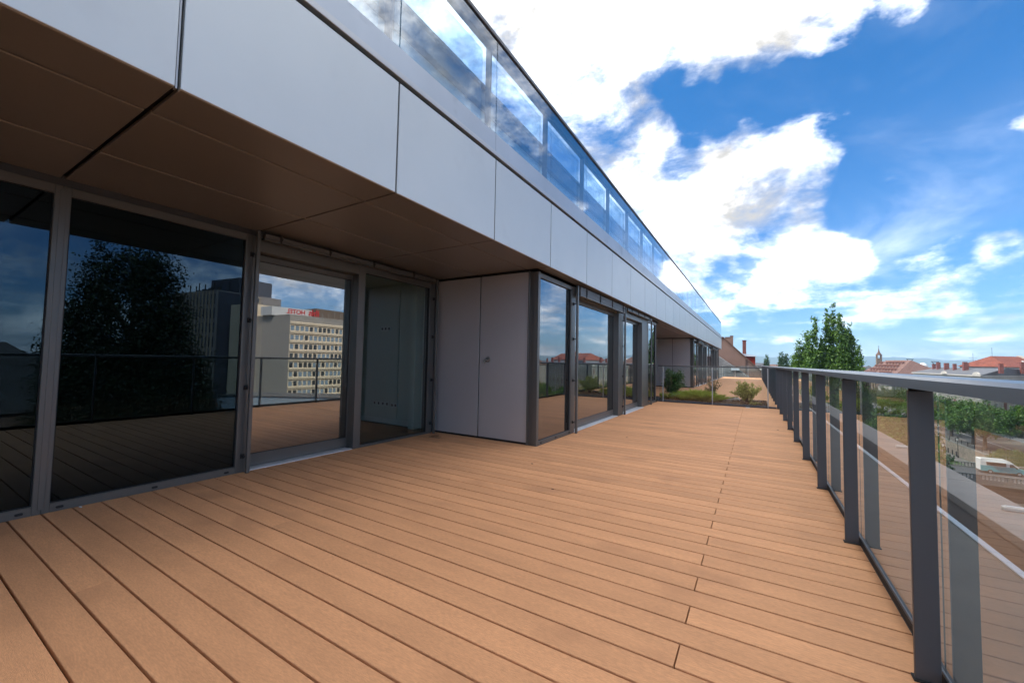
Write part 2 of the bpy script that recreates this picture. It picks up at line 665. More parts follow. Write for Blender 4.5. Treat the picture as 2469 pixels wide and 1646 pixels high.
def quads_mesh(name, centers, ax1, ax2, m, tri=False):
    """many small leaf faces at once (numpy): a pointed leaf of 4 corners each"""
    k = len(centers)
    v = np.empty((k, 4, 3))
    v[:, 0] = centers - ax1
    v[:, 1] = centers + ax2
    v[:, 2] = centers + ax1
    v[:, 3] = centers - ax2
    me = bpy.data.meshes.new(name)
    me.vertices.add(k * 4)
    me.vertices.foreach_set('co', v.reshape(-1))
    me.loops.add(k * 4)
    me.loops.foreach_set('vertex_index', np.arange(k * 4, dtype=np.int32))
    me.polygons.add(k)
    me.polygons.foreach_set('loop_start', np.arange(0, k * 4, 4, dtype=np.int32))
    me.update(calc_edges=True)
    me.materials.append(m)
    return me


def copy_tree(o, parent=None):
    c = o.copy()
    COL.objects.link(c)
    c.parent = parent
    for ch in list(o.children):
        copy_tree(ch, c)
    return c


def leaves(rng, centers, sizes, aspect=0.55, up=0.3, flat=0.0):
    k = len(centers)
    a = rng.normal(size=(k, 3))
    a[:, 2] = a[:, 2] * (1 - flat) + up
    a /= np.linalg.norm(a, axis=1)[:, None]
    q = rng.normal(size=(k, 3))
    q -= (q * a).sum(1)[:, None] * a
    q /= np.linalg.norm(q, axis=1)[:, None]
    s = np.asarray(sizes)[:, None] * .5
    return a * s, q * s * aspect

# ------------------------------------------------------------------ terrace deck
XG = 0.562           # plane of the railing glass
PITCH = 0.14575      # board pitch
Y0 = 0.44275         # first joint line measured
ZS = 2.314           # underside of the soffit
XF = -2.247          # face of the fascia
FP = 1.3057          # fascia panel pitch
FY0 = 0.72
XW = -4.14           # recessed glazing line
XC = -2.42           # glazing line of the projecting rooms
YB = 4.655           # start of the projecting room
YE = 12.02           # its end
YEND = 35.97         # end of the building

deck = box('terrace_deck', -4.35, 0.60, -9.5, 12.36, -0.12, -0.05, SUBDECK)
tag(deck, kind='structure')
deck['label'] = 'brown composite plank terrace floor'
plank_cache = {}


def plank(x0, x1, row):
    w = PITCH - 0.0095
    ln = x1 - x0
    key = round(ln, 4)
    if key not in plank_cache:
        mb = MB()
        hw, c = w / 2, 0.0028
        prof = [(-hw, -.022), (hw, -.022), (hw, -c), (hw - c * .35, -c * .3), (hw - c, 0), (-hw + c, 0), (-hw + c * .35, -c * .3), (-hw, -c)]
        mb.prism(prof, 0, -ln / 2, ln / 2)
        plank_cache[key] = mb.mesh('board', DECK)
    yc = Y0 + (row + .5) * PITCH
    o = link('board', plank_cache[key], deck)
    o.location = ((x0 + x1) / 2 - deck.location.x, yc - deck.location.y, rnd.uniform(-.0006, .0006) - deck.location.z)


g = 0.0018
row = -14
while True:
    ya = Y0 + row * PITCH
    if ya + PITCH > 12.34:
        break
    left = -4.30 if ya + PITCH < YB + .03 else (XC + .004)
    if row % 2 == 0:
        plank(left, -0.2635, row)
        plank(-0.2575, XG - .012, row)
    else:
        if left < -2.7:
            plank(left, -2.6735 - g * .3, row)
            plank(-2.6735 + g * .3, XG - .012, row)
        else:
            plank(left, XG - .012, row)
    row += 1

mb = MB()        # boards behind the camera
y = Y0 - 14 * PITCH - PITCH
while y > -9.4:
    mb.box(-4.30, XG - .012, y, y + PITCH - .008, -.022, 0)
    y -= PITCH
o = mb.build('board', DECK)
o.parent = deck
o.location = -deck.location
tag(o, kind='stuff')

# the neighbour's terrace beyond the planter: its boards are too far off to pick apart singly
far_deck = box('neighbour_deck', -4.35, 0.60, 12.37, 41.3, -0.12, -0.026, SUBDECK)
tag(far_deck, kind='structure')
mb = MB()
y = 12.40
while y < 41.2:
    left = -4.14 if y < 20.2 else XC + .004
    lo = left
    if y < 14.25:
        mb.box(0.31, XG - .012, y, y + PITCH - .0062, -.022, 0)
    else:
        s = -0.26 if int(y / PITCH) % 2 else -1.9
        mb.box(lo, s - .001, y, y + PITCH - .0062, -.022, 0)
        mb.box(s + .001, XG - .012, y, y + PITCH - .0062, -.022, 0)
    y += PITCH
o = mb.build('board', DECK)
o.parent = far_deck
o.matrix_parent_inverse = Matrix.Translation(-far_deck.location)
tag(o, kind='stuff')

# ------------------------------------------------------------------ the apartment building
B = empty('apartment_building', (-4.4, 6.0, 0), label='modern grey metal-clad apartment building with glazed terrace front', cat='building')
BO = B.location.copy()


def bx(name, x0, x1, y0, y1, z0, z1, m, b=0.0, parent=None):
    o = box(name, x0, x1, y0, y1, z0, z1, m, None, b)
    o.parent = parent or B
    o.location -= (parent_world(parent) if parent else BO)
    return o


def parent_world(p):
    v = Vector((0, 0, 0))
    while p is not None:
        v += p.location
        p = p.parent
    return v


def bmb(name, mbx, m, parent=None, smooth=False):
    o = mbx.build(name, m, None, None, smooth)
    o.parent = parent or B
    o.location = -(parent_world(parent) if parent else BO)
    return o


# fascia panels, joints, backing
bx('fascia_backing', XF - .16, XF - .045, -9.6, YEND - .02, ZS + .03, 3.41, BLACK)
fascia_me = {}
k0, k1 = -8, 27
for k in range(k0, k1):
    a, b_ = FY0 + k * FP, FY0 + (k + 1) * FP
    ga = .011 if k == 0 else .0075
    gb = .011 if k == -1 else .0075
    bx('fascia_panel', XF - .036, XF, a + ga, b_ - gb, ZS + .001, 3.148, PANEL, .0025)
# zinc strip in the wide movement joint
bx('joint_strip', XF - .044, XF - .018, FY0 - .004, FY0 + .003, ZS + .004, 3.14, TRIM)
bx('drip_trim', XF - .06, XF + .004, -9.6, YEND, 3.186, 3.232, TRIM, .003)
y = FY0 + 2 * FP - 8 * FP
while y < YEND - .1:
    y1 = min(y + 2 * FP, YEND)
    mbx = MB()
    mbx.prism([(XF - .30, 3.236), (XF - .006, 3.236), (XF - .012, 3.425), (XF - .03, 3.437), (XF - .30, 3.437)], 1, y + .002, y1 - .002)
    bmb('coping', mbx, COPE)
    y = y1
# roof slab of this storey = floor of the storey above
bx('floor_slab', -9.6, XF - .31, -9.6, YEND, 3.0, 3.40, WHITEW)
bx('end_wall', -9.6, XF - .30, YEND - .002, YEND + .12, -22, 3.42, PANEL)
bx('lower_storeys', -9.6, 0.50, -9.6, 41.2, -18, -.13, PANEL)

# soffit panels: three rows between the fascia and the glazing, one joint grid with the fascia
xs = [XF - .004, -2.598, -3.396, -4.155]
for k in range(k0, k1):
    a, b_ = FY0 + k * FP, FY0 + (k + 1) * FP
    ga = .012 if k == 0 else .007
    gb = .012 if k == -1 else .007
    inside = (a >= YB - .1 and b_ <= YE - .5) or a > 20.0
    rows = [(xs[0], xs[1])] if (a > YB - .1 and b_ < YE + .8) or a > 20.0 else list(zip(xs[:-1], xs[1:]))
    if rows and len(rows) == 1:
        rows = [(xs[0], -2.44)]
    for (xa, xb) in rows:
        bx('soffit_panel', xb + .009, xa - .009, a + ga, b_ - gb, ZS, ZS + .022, SOFFIT, .003)
bx('soffit_void', -4.34, XF - .05, -9.6, YEND - .02, ZS + .035, ZS + .06, BLACK)


# ---- windows and sliding doors -----------------------------------------------------------
def frame_member(mb_, x0, x1, y0, y1, z0, z1, b=.002, mi=0):
    mb_.box(x0, x1, y0, y1, z0, z1, mi, b)


def fixed_window(x, y0, y1, zb, zt, fl, fr, fb, ft, gmat, blackout, weeps=()):
    """frame with a pane set 2.5 cm back"""
    w = empty('window', (x, y0, 0))
    w.parent = B
    w.location -= BO
    mbx = MB()
    d = .07
    mbx.box(x - d, x, y0, y0 + fl, zb, zt, 0, .0025)
    mbx.box(x - d, x, y1 - fr, y1, zb, zt, 0, .0025)
    mbx.box(x - d, x - .001, y0 + fl, y1 - fr, zb, zb + fb, 0, .0025)
    mbx.box(x - d, x - .001, y0 + fl, y1 - fr, zt - ft, zt, 0, .0025)
    # dark glazing gasket
    gk = .006
    for (a, b_, c, e) in ((y0 + fl, y0 + fl + gk, zb + fb, zt - ft), (y1 - fr - gk, y1 - fr, zb + fb, zt - ft),
                          (y0 + fl + gk, y1 - fr - gk, zb + fb, zb + fb + gk), (y0 + fl + gk, y1 - fr - gk, zt - ft - gk, zt - ft)):
        mbx.box(x - .05, x - .016, a, b_, c, e, 1)
    bmb('frame', mbx, [FRAME, BLACK], w)
    bx('pane', x - .049, x - .027, y0 + fl - .004, y1 - fr + .004, zb + fb - .004, zt - ft + .004, gmat, 0, w)
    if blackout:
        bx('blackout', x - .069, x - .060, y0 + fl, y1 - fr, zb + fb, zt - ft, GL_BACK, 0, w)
    for yy in weeps:
        mq = MB()
        r = .011
        pr = []
        for i in range(12):
            a = 2 * math.pi * i / 12
            pr.append((yy + (.010 if math.cos(a) > 0 else -.010) + r * .8 * math.cos(a), .028 + r * math.sin(a) * .8))
        mq.prism(pr, 0, x - .002, x + .006)
        bmb('weep_cap', mq, BLACK, w)
    return w


def sliding_door(x, y0, y1, r, zt, gmat, handle=True, sill_out=.0):
    """leaf set back by r in its opening; pale sill in front of it"""
    w = empty('sliding_door', (x, y0, 0))
    w.parent = B
    w.location -= BO
    xl = x - r
    ya, yb = y0 + .01, y1 + .05
    st = .055
    mbx = MB()
    mbx.box(xl - .06, xl, ya, ya + st, .012, zt, 0, .003)
    mbx.box(xl - .06, xl, yb - st, yb, .012, zt, 0, .003)
    mbx.box(xl - .06, xl - .001, ya + st, yb - st, .012, .127, 0, .003)
    mbx.box(xl - .06, xl - .001, ya + st, yb - st, zt - .055, zt, 0, .003)
    gk = .006
    for (a, b_, c, e) in ((ya + st, ya + st + gk, .127, zt - .055), (yb - st - gk, yb - st, .127, zt - .055),
                          (ya + st + gk, yb - st - gk, .127, .127 + gk), (ya + st + gk, yb - st - gk, zt - .055 - gk, zt - .055)):
        mbx.box(xl - .045, xl - .012, a, b_, c, e, 1)
    bmb('leaf_frame', mbx, [FRAME, BLACK], w)
    bx('pane', xl - .042, xl - .018, ya + st - .004, yb - st + .004, .123, zt - .051, gmat, 0, w)
    bx('sill', xl - .07, x - .004 + sill_out, y0 - .0, y1 - .001, -.006, .008, SILL, .003, w)
    # reveals of the opening
    mq = MB()
    mq.box(xl - .09, x - .004, y0 - .004, y0 + .004, .01, zt + .03)
    mq.box(xl - .09, x - .030, y0 + .005, y1, zt + .004, zt + .05)
    bmb('reveal', mq, FRAME, w)
    if handle:
        mh = MB()
        yh = ya + st * .5
        mh.box(xl - .001, xl + .006, yh - .013, yh + .013, .955, 1.055, 0, .003)
        mh.box(xl + .0055, xl + .0075, yh - .006, yh + .008, .972, 1.038, 1)
        bmb('pull_handle', mh, [SILL, BLACK], w)
    return w


def mullion(x, y0, y1, z0, z1, d=.16):
    mbx = MB()
    mbx.box(x - d, x, y0, y1, z0, z1, 0, .003)
    return bmb('mullion', mbx, [FRAME])


def guide_rail(x, y0, y1, z1, clips, side=-1):
    """free-standing blind guide with its clips back to the frame"""
    gme = MB()
    gme.box(x - .016, x + .016, y0, y1, .002, z1, 0, .003)
    gr = bmb('blind_guide', gme, FRAME)
    for z in clips:
        mq = MB()
        ym = y0 if side < 0 else y1
        mq.box(x - .05, x - .012, ym - .016 if side < 0 else ym, ym if side < 0 else ym + .016, z - .007, z + .007, 0, .002)
        mq.box(x - .055, x - .045, ym - .024, ym + .010, z - .022, z + .022, 0, .002)
        q = bmb('clip', mq, BLACK, gr)
    return gr


def blind(x, y0, y1, z0, z1, ties):
    """retracted slat blind: the pack of slats, its bottom bar, head channel and lift tapes"""
    gr = empty('blind', (x, y0, z0))
    gr.parent = B
    gr.location -= BO
    nsl = max(4, int((z1 - z0) / .0085))
    for i in range(nsl):
        z = z0 + .012 + i * (z1 - z0 - .03) / nsl
        mbx = MB()
        mbx.box(x - .028, x + .030 + rnd.uniform(-.003, .003), y0 + .02, y1 - .02, z, z + .0042, 0)
        bmb('slat', mbx, LAMELLA, gr)
    mb2 = MB()
    mb2.box(x - .030, x + .034, y0 + .012, y1 - .012, z0 - .012, z0 + .008, 0, .003)
    bmb('bottom_bar', mb2, FRAME, gr)
    for yy in ties:
        mt = MB()
        mt.box(x + .030, x + .037, yy - .009, yy + .009, z0 - .012, z1, 0)
        mt.tube([(x + .038, yy - .012, z1 - .02), (x + .044, yy + .012, (z0 + z1) / 2), (x + .036, yy - .004, z0 - .018)], .0035, 5)
        bmb('lift_tape', mt, BLACK, gr)
    return gr


# recessed bay: two dark fixed windows, a sliding door, a clear fixed window
ZT = 2.262
bx('glazing_head', XW - .16, XW - .012, -9.6, YB + .1, ZT, ZS + .03, FRAME_D)
for q in range(4):
    fixed_window(XW, -9.2 + q * 2.0, -7.2 + q * 2.0 - .001, .0, ZT, .04, .040, .06, .062, GL_DARK, True)
fixed_window(XW, -1.2, .728, .0, ZT, .04, .040, .06, .062, GL_DARK, True, (.634, .1, -.5))
fixed_window(XW, .7285, 1.976, .0, ZT, .0395, .062, .06, .062, GL_DARK, True, (.816, 1.332, 1.845))
bmb('mullion', MB().box(XW - .003, XW + .004, .712, .745, .03, ZT - .03, 0, .002), [FRAME])
guide_rail(-4.08, 1.976, 2.008, 2.30, (2.07, 1.435, .797, .154))
mullion(XW - .002, 1.977, 2.03, .0, 2.26, .22)
sliding_door(XW, 2.032, 3.193, .12, 2.112, GL_DOOR)
bx('door_head', XW - .10, XW - .003, 2.031, 3.20, 2.118, 2.262, FRAME, .003)
mullion(XW, 3.195, 3.29, .0, 2.26, .24)
fixed_window(XW, 3.2905, 4.56, .0, ZT, .004, .105, .028, .105, GL_FIX, False)
blind(-4.06, 2.012, 4.47, 2.232, 2.292, (2.18, 2.72, 3.32, 4.0))
guide_rail(-4.08, 4.53, 4.56, 2.30, (2.0, 1.43, .79, .15))
bx('glazing_jamb', XW - .2, XW - .06, 4.561, YB + .03, 0, 2.30, FRAME_D)

# closet wall of the projecting room: two tall panels with a dark joint, lock on the second
for (yc, nm) in ((YB, 'a'), (20.36, 'b')):
    bx('wall_backing', XW - .05, -2.60, yc + .03, yc + .09, -.02, ZS + .02, BLACK)
    for i, (xa, xb) in enumerate(((-4.185, -3.368), (-3.348, -2.576))):
        p = bx('wall_panel', xa, xb, yc, yc + .026, .028, 2.286, WALLP, .002)
        # bright raw edge along the joint
        e = bx('panel_edge', (xb if i == 0 else xa - .0015), (xb + .0015 if i == 0 else xa), yc + .001, yc + .02, .03, 2.284, TRIM, 0, p)
        if i == 1 and nm == 'a':
            ml = MB()
            cx, cz = -3.205, 1.105
            pr = [(cx + .042 * math.cos(2 * math.pi * q / 20), cz + .042 * math.sin(2 * math.pi * q / 20)) for q in range(20)]
            ml.prism(pr, 1, yc - .006, yc)
            pr = [(cx - .008 + .015 * math.cos(2 * math.pi * q / 12), cz - .004 + .015 * math.sin(2 * math.pi * q / 12)) for q in range(12)]
            ml.prism(pr, 1, yc - .034, yc - .006)
            ml.box(cx - .040, cx + .002, yc - .046, yc - .034, cz - .016, cz + .006, 0, .003)
            ml.box(cx - .040, cx - .026, yc - .048, yc - .030, cz - .052, cz - .010, 0, .003)
            bmb('lock', ml, STEEL, p)
    bx('base_gap', -4.18, -2.58, yc + .008, yc + .03, -.02, .028, BLACK)
    bx('corner_post', -2.572, -2.555, yc - .012, yc + .03, .0, 2.29, FRAME, .003)
    bx('corner_profile', -2.556, XC - .004, yc + .012, yc + .06, .0, 2.285, FRAME, .003)


def projecting_front(s, tie=True):
    """glazing of one projecting room, s = shift along the building"""
    x = XC
    fixed_window(x, YB - .008 + s, 5.835 + s, 0, 2.27, .042, .085, .055, .062, GL_DARK if False else GL_CORNER, True,
                 (4.78 + s, 5.24 + s, 5.72 + s) if s == 0 else ())
    guide_rail(-2.36, 5.835 + s, 5.878 + s, 2.29, (2.0, 1.45, .81, .17))
    mullion(x - .003, 5.838 + s, 5.93 + s, 0, 2.28, .2)
    sliding_door(x, 5.932 + s, 8.29 + s, .10, 2.125, GL_DOOR, True)
    bx('door_head', x - .10, x - .004, 5.931 + s, 8.30 + s, 2.13, 2.28, FRAME, .003)
    blind(-2.365, 5.90 + s, 8.45 + s, 2.148, 2.300, (6.18 + s, 6.85 + s, 7.55 + s, 8.3 + s))
    mullion(x, 8.292 + s, 8.52 + s, 0, 2.28, .2)
    guide_rail(-2.365, 8.55 + s, 8.60 + s, 2.29, (2.0, 1.45, .81, .17), 1)
    mullion(x - .01, 8.521 + s, 8.655 + s, 0, 2.28, .2)
    sliding_door(x, 8.657 + s, 10.31 + s, .10, 2.10, GL_DOOR, True, .06)
    bx('door_head', x - .10, x - .004, 8.656 + s, 10.32 + s, 2.106, 2.28, FRAME, .003)
    blind(-2.365, 8.66 + s, 11.05 + s, 2.235, 2.302, (9.0 + s, 9.6 + s, 10.2 + s, 10.8 + s))
    mullion(x, 10.312 + s, 10.74 + s, 0, 2.28, .2)
    fixed_window(x - .004, 10.741 + s, 12.012 + s, 0, 2.25, .30, .05, .055, .062, GL_CORNER, True)
    guide_rail(-2.36, 11.08 + s, 11.125 + s, 2.29, (2.0, 1.45, .81, .17))


projecting_front(0.0)
projecting_front(20.36 - YB)
projecting_front(20.36 - YB + 7.62)
bx('side_wall', -4.2, XC - .03, YE - .02, YE + .02, 0, 2.30, WALLP)
bx('recess_wall', -4.24, -4.16, YE + .02, 20.39, 0, 2.34, FRAME_D)
bx('room_dark_fill', -4.6, -2.64, YB + .12, YE - .04, .03, 2.30, GL_BACK)  # solid near-black fill; the dark of the unlit rooms is in its colour
bx('room_dark_fill', -4.6, -2.64, 20.5, YEND - .06, .03, 2.30, GL_BACK)

# the room behind the door: floor, walls, ceiling with a vent, sockets on the wall
bx('room_floor', -9.4, XW - .22, -1.3, 4.74, -.03, .002, INFLOOR)
bx('room_wall', -9.4, XW - .2, 4.75, 4.83, 0, 2.5, WHITEW)
bx('room_wall', -9.5, -9.4, -1.3, 4.75, 0, 2.5, WHITEW)
bx('room_wall', -9.4, XW - .2, 1.90, 1.98, 0, 2.5, WHITEW)
rc = bx('room_ceiling', -9.4, XW - .2, 1.98, 4.75, 2.36, 2.42, WHITEW)
bx('skirting', -9.4, -4.62, 4.735, 4.749, .0, .085, PLASTIC)
bx('room_column', -4.66, -4.55, 4.60, 4.749, 0, 2.36, WHITEW)
vent = bx('vent', -5.5, -5.25, 2.3, 3.2, 2.352, 2.359, BLACK)
for q in range(14):
    bx('vent_slat', -5.49, -5.26, 2.32 + q * .063, 2.335 + q * .063, 2.346, 2.352, FRAME_D, 0, vent)
for (xa, xb, z, kk) in ((-5.52, -5.27, 1.6, 3), (-5.66, -5.25, .33, 4), (-5.22, -5.06, .32, 2)):
    pl = bx('socket_plate', xa, xb, 4.738, 4.749, z - .04, z + .04, PLASTIC, .003)
    for q in range(kk):
        xx = xa + (q + .5) * (xb - xa) / kk
        bx('socket', xx - .02, xx + .02, 4.735, 4.738, z - .02, z + .02, FRAME_D, .002, pl)

# set-back storey above
bx('upper_storey', -9.5, -5.0, -9.6, YEND - 2, 3.40, 6.45, WHITEW)
bx('upper_roof_edge', -9.6, -4.86, -9.7, YEND - 1.9, 6.45, 6.80, FRAME)
bx('upper_roof_trim', -9.6, -4.80, -9.7, YEND - 1.9, 6.80, 6.86, FRAME_D)
for k in range(-3, 25):
    a = FY0 + k * FP
    u = bx('upper_window', -5.0, -4.96, a + .12, a + FP - .12, 3.5, 6.0, FRAME, .004)
    bx('pane', -4.975, -4.955, a + .2, a + FP - .2, 3.6, 5.9, GL_CORNER, 0, u)

# ------------------------------------------------------------------ upper glass balustrade
U = empty('glass_balustrade', (XF - .1, 6.0, 3.44), label='blue reflecting glass balustrade along the edge of the storey above', cat='balustrade')


def ub(name, mbx, m, parent=None):
    o = mbx.build(name, m)
    o.parent = parent or U
    o.location = -(parent_world(parent) if parent else U.location)
    return o


for k in range(k0, k1):
    a, b_ = FY0 + k * FP, FY0 + (k + 1) * FP
    ub('glass_panel', MB().box(XF - .028, XF - .012, a + .006, b_ - .006, 3.425, 4.405), GL_UP)
    ub('inner_panel', MB().box(XF - .115, XF - .105, a + .02, b_ - .13, 3.47, 4.262), GL_UP2)
    ub('post', MB().box(XF - .11, XF - .045, b_ - .07, b_ - .045, 3.40, 4.41, 0, .003), RAILM)
ub('handrail', MB().box(XF - .13, XF + .004, -9.0, YEND - .3, 4.408, 4.45, 0, .004), RAILM)
ub('lower_rail', MB().box(XF - .10, XF - .04, -9.0, YEND - .3, 4.312, 4.40, 0, .003), RAILM)

# ------------------------------------------------------------------ terrace railing
PY0, PP = 2.015, 1.292
zt = 1.018
RL = empty('terrace_railing', (.51, 6.5, 0), label='grey flat-post glass railing along the open edge of the terrace', cat='railing')


def railing(root, ya, yb, kk, ledge=True):
    def rb(name, mbx, m, loc=None):
        o = mbx.build(name, m)
        o.parent = root
        o.location = (Vector(loc) if loc else Vector((0, 0, 0))) - root.location
        return o
    post = MB()
    post.box(0, .068, 0, .016, .004, zt, 0, .002)
    pme = post.mesh('post', RAILM)
    foot = MB().box(-.006, .078, -.012, .03, -.002, .006, 0, .002).mesh('foot_plate', BLACK)
    cap = MB().box(.004, .064, .001, .015, zt, zt + .014, 0).mesh('rail_bracket', BLACK)
    glassme = None
    for k in kk:
        y = PY0 + k * PP
        p = link('post', pme, root)
        p.location = Vector((.479, y, 0)) - root.location
        f = link('foot_plate', foot, p)
        c = link('rail_bracket', cap, p)
        g0, g1 = y + .030, y + PP + .014
        rb('glass_pane', MB().box(XG, XG + .012, max(g0, ya), min(g1, yb), .03, zt + .03), GL_RAIL)
    # slanted handrail: flat front face, pale top
    mbx = MB()
    mbx.prism([(.462, 1.030), (.470, 1.062), (.485, 1.072), (.575, 1.074), (.590, 1.066), (.592, 1.030)], 1, ya, yb)
    rb('handrail', mbx, RAILT)
    mbx = MB()
    mbx.box(.552, .588, ya, yb, .001, .034, 0, .004)
    mbx.box(.553, .561, ya, yb, .034, .046, 1, .002)
    rb('glazing_channel', mbx, [BLACK, RAILM])
    return rb


railing(RL, -9.4, 12.31, range(-9, 8))
RL2 = empty('neighbour_railing', (.51, 27, 0), label='grey flat-post glass railing continuing along the neighbouring terrace', cat='railing')
railing(RL2, 12.312, 41.2, range(8, 30))

# glass divider across the terrace, in front of the planter
DV = empty('glass_divider', (-1.0, 12.34, 0), label='low glass divider rail across the terrace before the planter', cat='railing')


def dvb(root, name, mbx, m):
    o = mbx.build(name, m)
    o.parent = root
    o.location = -root.location
    return o


def divider(root, y, xs, zr=1.05, x1=.47):
    dvb(root, 'handrail', MB().box(xs[0] - .14, x1, y - .03, y + .03, zr - .035, zr, 0, .004), RAILT)
    dvb(root, 'bottom_rail', MB().box(xs[0] - .14, x1, y - .018, y + .018, .004, .040, 0, .003), RAILM)
    for x in xs:
        dvb(root, 'post', MB().box(x - .012, x + .012, y - .03, y - .006, .0, zr - .03, 0, .002), TRIM)
    e = [xs[0] - .13] + list(xs[1:]) + [x1 - .01]
    for a, b_ in zip(e[:-1], e[1:]):
        dvb(root, 'glass_pane', MB().box(a + .006, b_ - .006, y + .002, y + .012, .03, zr - .02), GL_RAIL)


divider(DV, 12.34, (-2.287, -1.0, .288))
DV2 = empty('glass_end_rail', (-1.0, 41.0, 0), label='thin glass rail closing the far end of the neighbouring terrace', cat='railing')
divider(DV2, 41.0, (-2.5, -1.5, -.5), 1.05)

# ------------------------------------------------------------------ roof edge outside the railing
EDGE = mat('roof membrane', (0.085, 0.08, 0.077), 0.8, var=0.15, scale=3)
CONC = mat('parapet concrete', (0.155, 0.146, 0.149), 0.75, var=0.10, scale=2.5, bump=0.2, bump_scale=40, rand=.03, stain=((.105, .10, .10), 1.3, .58, .5))
ledge = empty('parapet_ledge', (2.3, 8, -.5), label='pale concrete parapet ledge with metal edge strip outside the glass', cat='parapet')


def lb(name, mbx, m):
    o = mbx.build(name, m)
    o.parent = ledge
    o.location = -ledge.location
    return o


lb('roof_strip', MB().box(.60, 1.335, -6, 41.5, -.30, -.124), EDGE)
lb('edge_strip', MB().box(1.336, 1.385, -6, 41.5, -.30, -.112, 0, .004), TRIM)
lb('gutter', MB().box(1.386, 2.08, -6, 41.5, -1.25, -1.15), SUBDECK)
y = -5.0
while y < 41:
    lb('coping_slab', MB().box(2.09, 2.60, y + .004, y + 3.29 - .004, -.55, -.45, 0, .006), CONC)
    y += 3.29
lb('parapet_core', MB().box(2.12, 2.57, -6, 41.5, -18, -.551), CONC)
for i, (y, lab) in enumerate(((10.65, 'small grey block on the parapet ledge, the farther one'), (6.72, 'small grey block on the parapet ledge, the nearer one'))):
    mbx = MB().box(-.12, .16, -.03, .03, 0, .045, 0, .006)
    mbx.box(-.10, .14, -.024, .024, .045, .052, 0, .002)
    o = mbx.build('ledge_block', TRIM, None, (2.46, y, -.449))
    tag(o, lab, 'block', 'blocks on the parapet ledge')
# ------------------------------------------------------------------ planter and its plants
SOIL = mat('bark mulch', (0.045, 0.028, 0.018), 0.95, var=0.4, scale=30, bump=0.8, bump_scale=60)
BARKC = mat('bark chips', (0.085, 0.045, 0.026), 0.9, var=0.3, scale=20, rand=.2)
STONE = mat('slate slab', (0.42, 0.40, 0.38), 0.8, var=0.25, scale=9, bump=0.5, bump_scale=30)
L_DARK = leaf_mat('glossy dark leaf', (0.02, 0.06, 0.016), (0.11, 0.23, 0.045), .15, .35, 6)
L_OLIVE = leaf_mat('olive leaf', (0.05, 0.07, 0.03), (0.20, 0.23, 0.09), .2, .45, 6)
L_LIME = leaf_mat('lime leaf', (0.22, 0.27, 0.04), (0.52, 0.58, 0.15), .35, .45, 6)
L_GRASS = leaf_mat('grass blade', (0.28, 0.40, 0.03), (0.58, 0.70, 0.12), .5, .5, 5)
TWIG = mat('twig bark', (0.07, 0.05, 0.035), 0.85, var=.2, scale=20)

PL = empty('planter_bed', (-1.1, 13.3, 0), label='low planting bed of dark bark mulch behind the glass divider', cat='planter')
rng = np.random.default_rng(5)
nx, ny = 60, 40
mbx = MB()
vs = []
for j in range(ny + 1):
    for i in range(nx + 1):
        x = -2.43 + i / nx * 2.72
        y = 12.40 + j / ny * 1.83
        ed = min(i, nx - i, j, ny - j)
        vs.append((x, y, .01 + .03 * min(ed, 4) / 4 + .025 * math.sin(x * 4.1 + 1) * math.sin(y * 3.3) * min(ed, 4) / 4 + rng.uniform(-.008, .008)))
fs = [(j * (nx + 1) + i, j * (nx + 1) + i + 1, (j + 1) * (nx + 1) + i + 1, (j + 1) * (nx + 1) + i) for j in range(ny) for i in range(nx)]
mbx.add(vs, fs)
dvb(PL, 'soil', mbx, SOIL)
mbx = MB()
for (a, b_, c, e) in ((-2.44, .30, 12.385, 12.397), (-2.44, .30, 14.235, 14.247), (.292, .302, 12.398, 14.234)):
    mbx.box(a, b_, c, e, -.02, .05, 0)
dvb(PL, 'edging', mbx, RAILM)
k = 2600
c = np.stack([rng.uniform(-2.41, .27, k), rng.uniform(12.42, 14.2, k), rng.uniform(.03, .075, k)], 1)
a1, a2 = leaves(rng, c, rng.uniform(.02, .06, k), .45, 0, .6)
o = link('bark_chips', quads_mesh('bark_chips', c, a1, a2, BARKC), PL)
o.location = -PL.location
tag(o, kind='stuff')


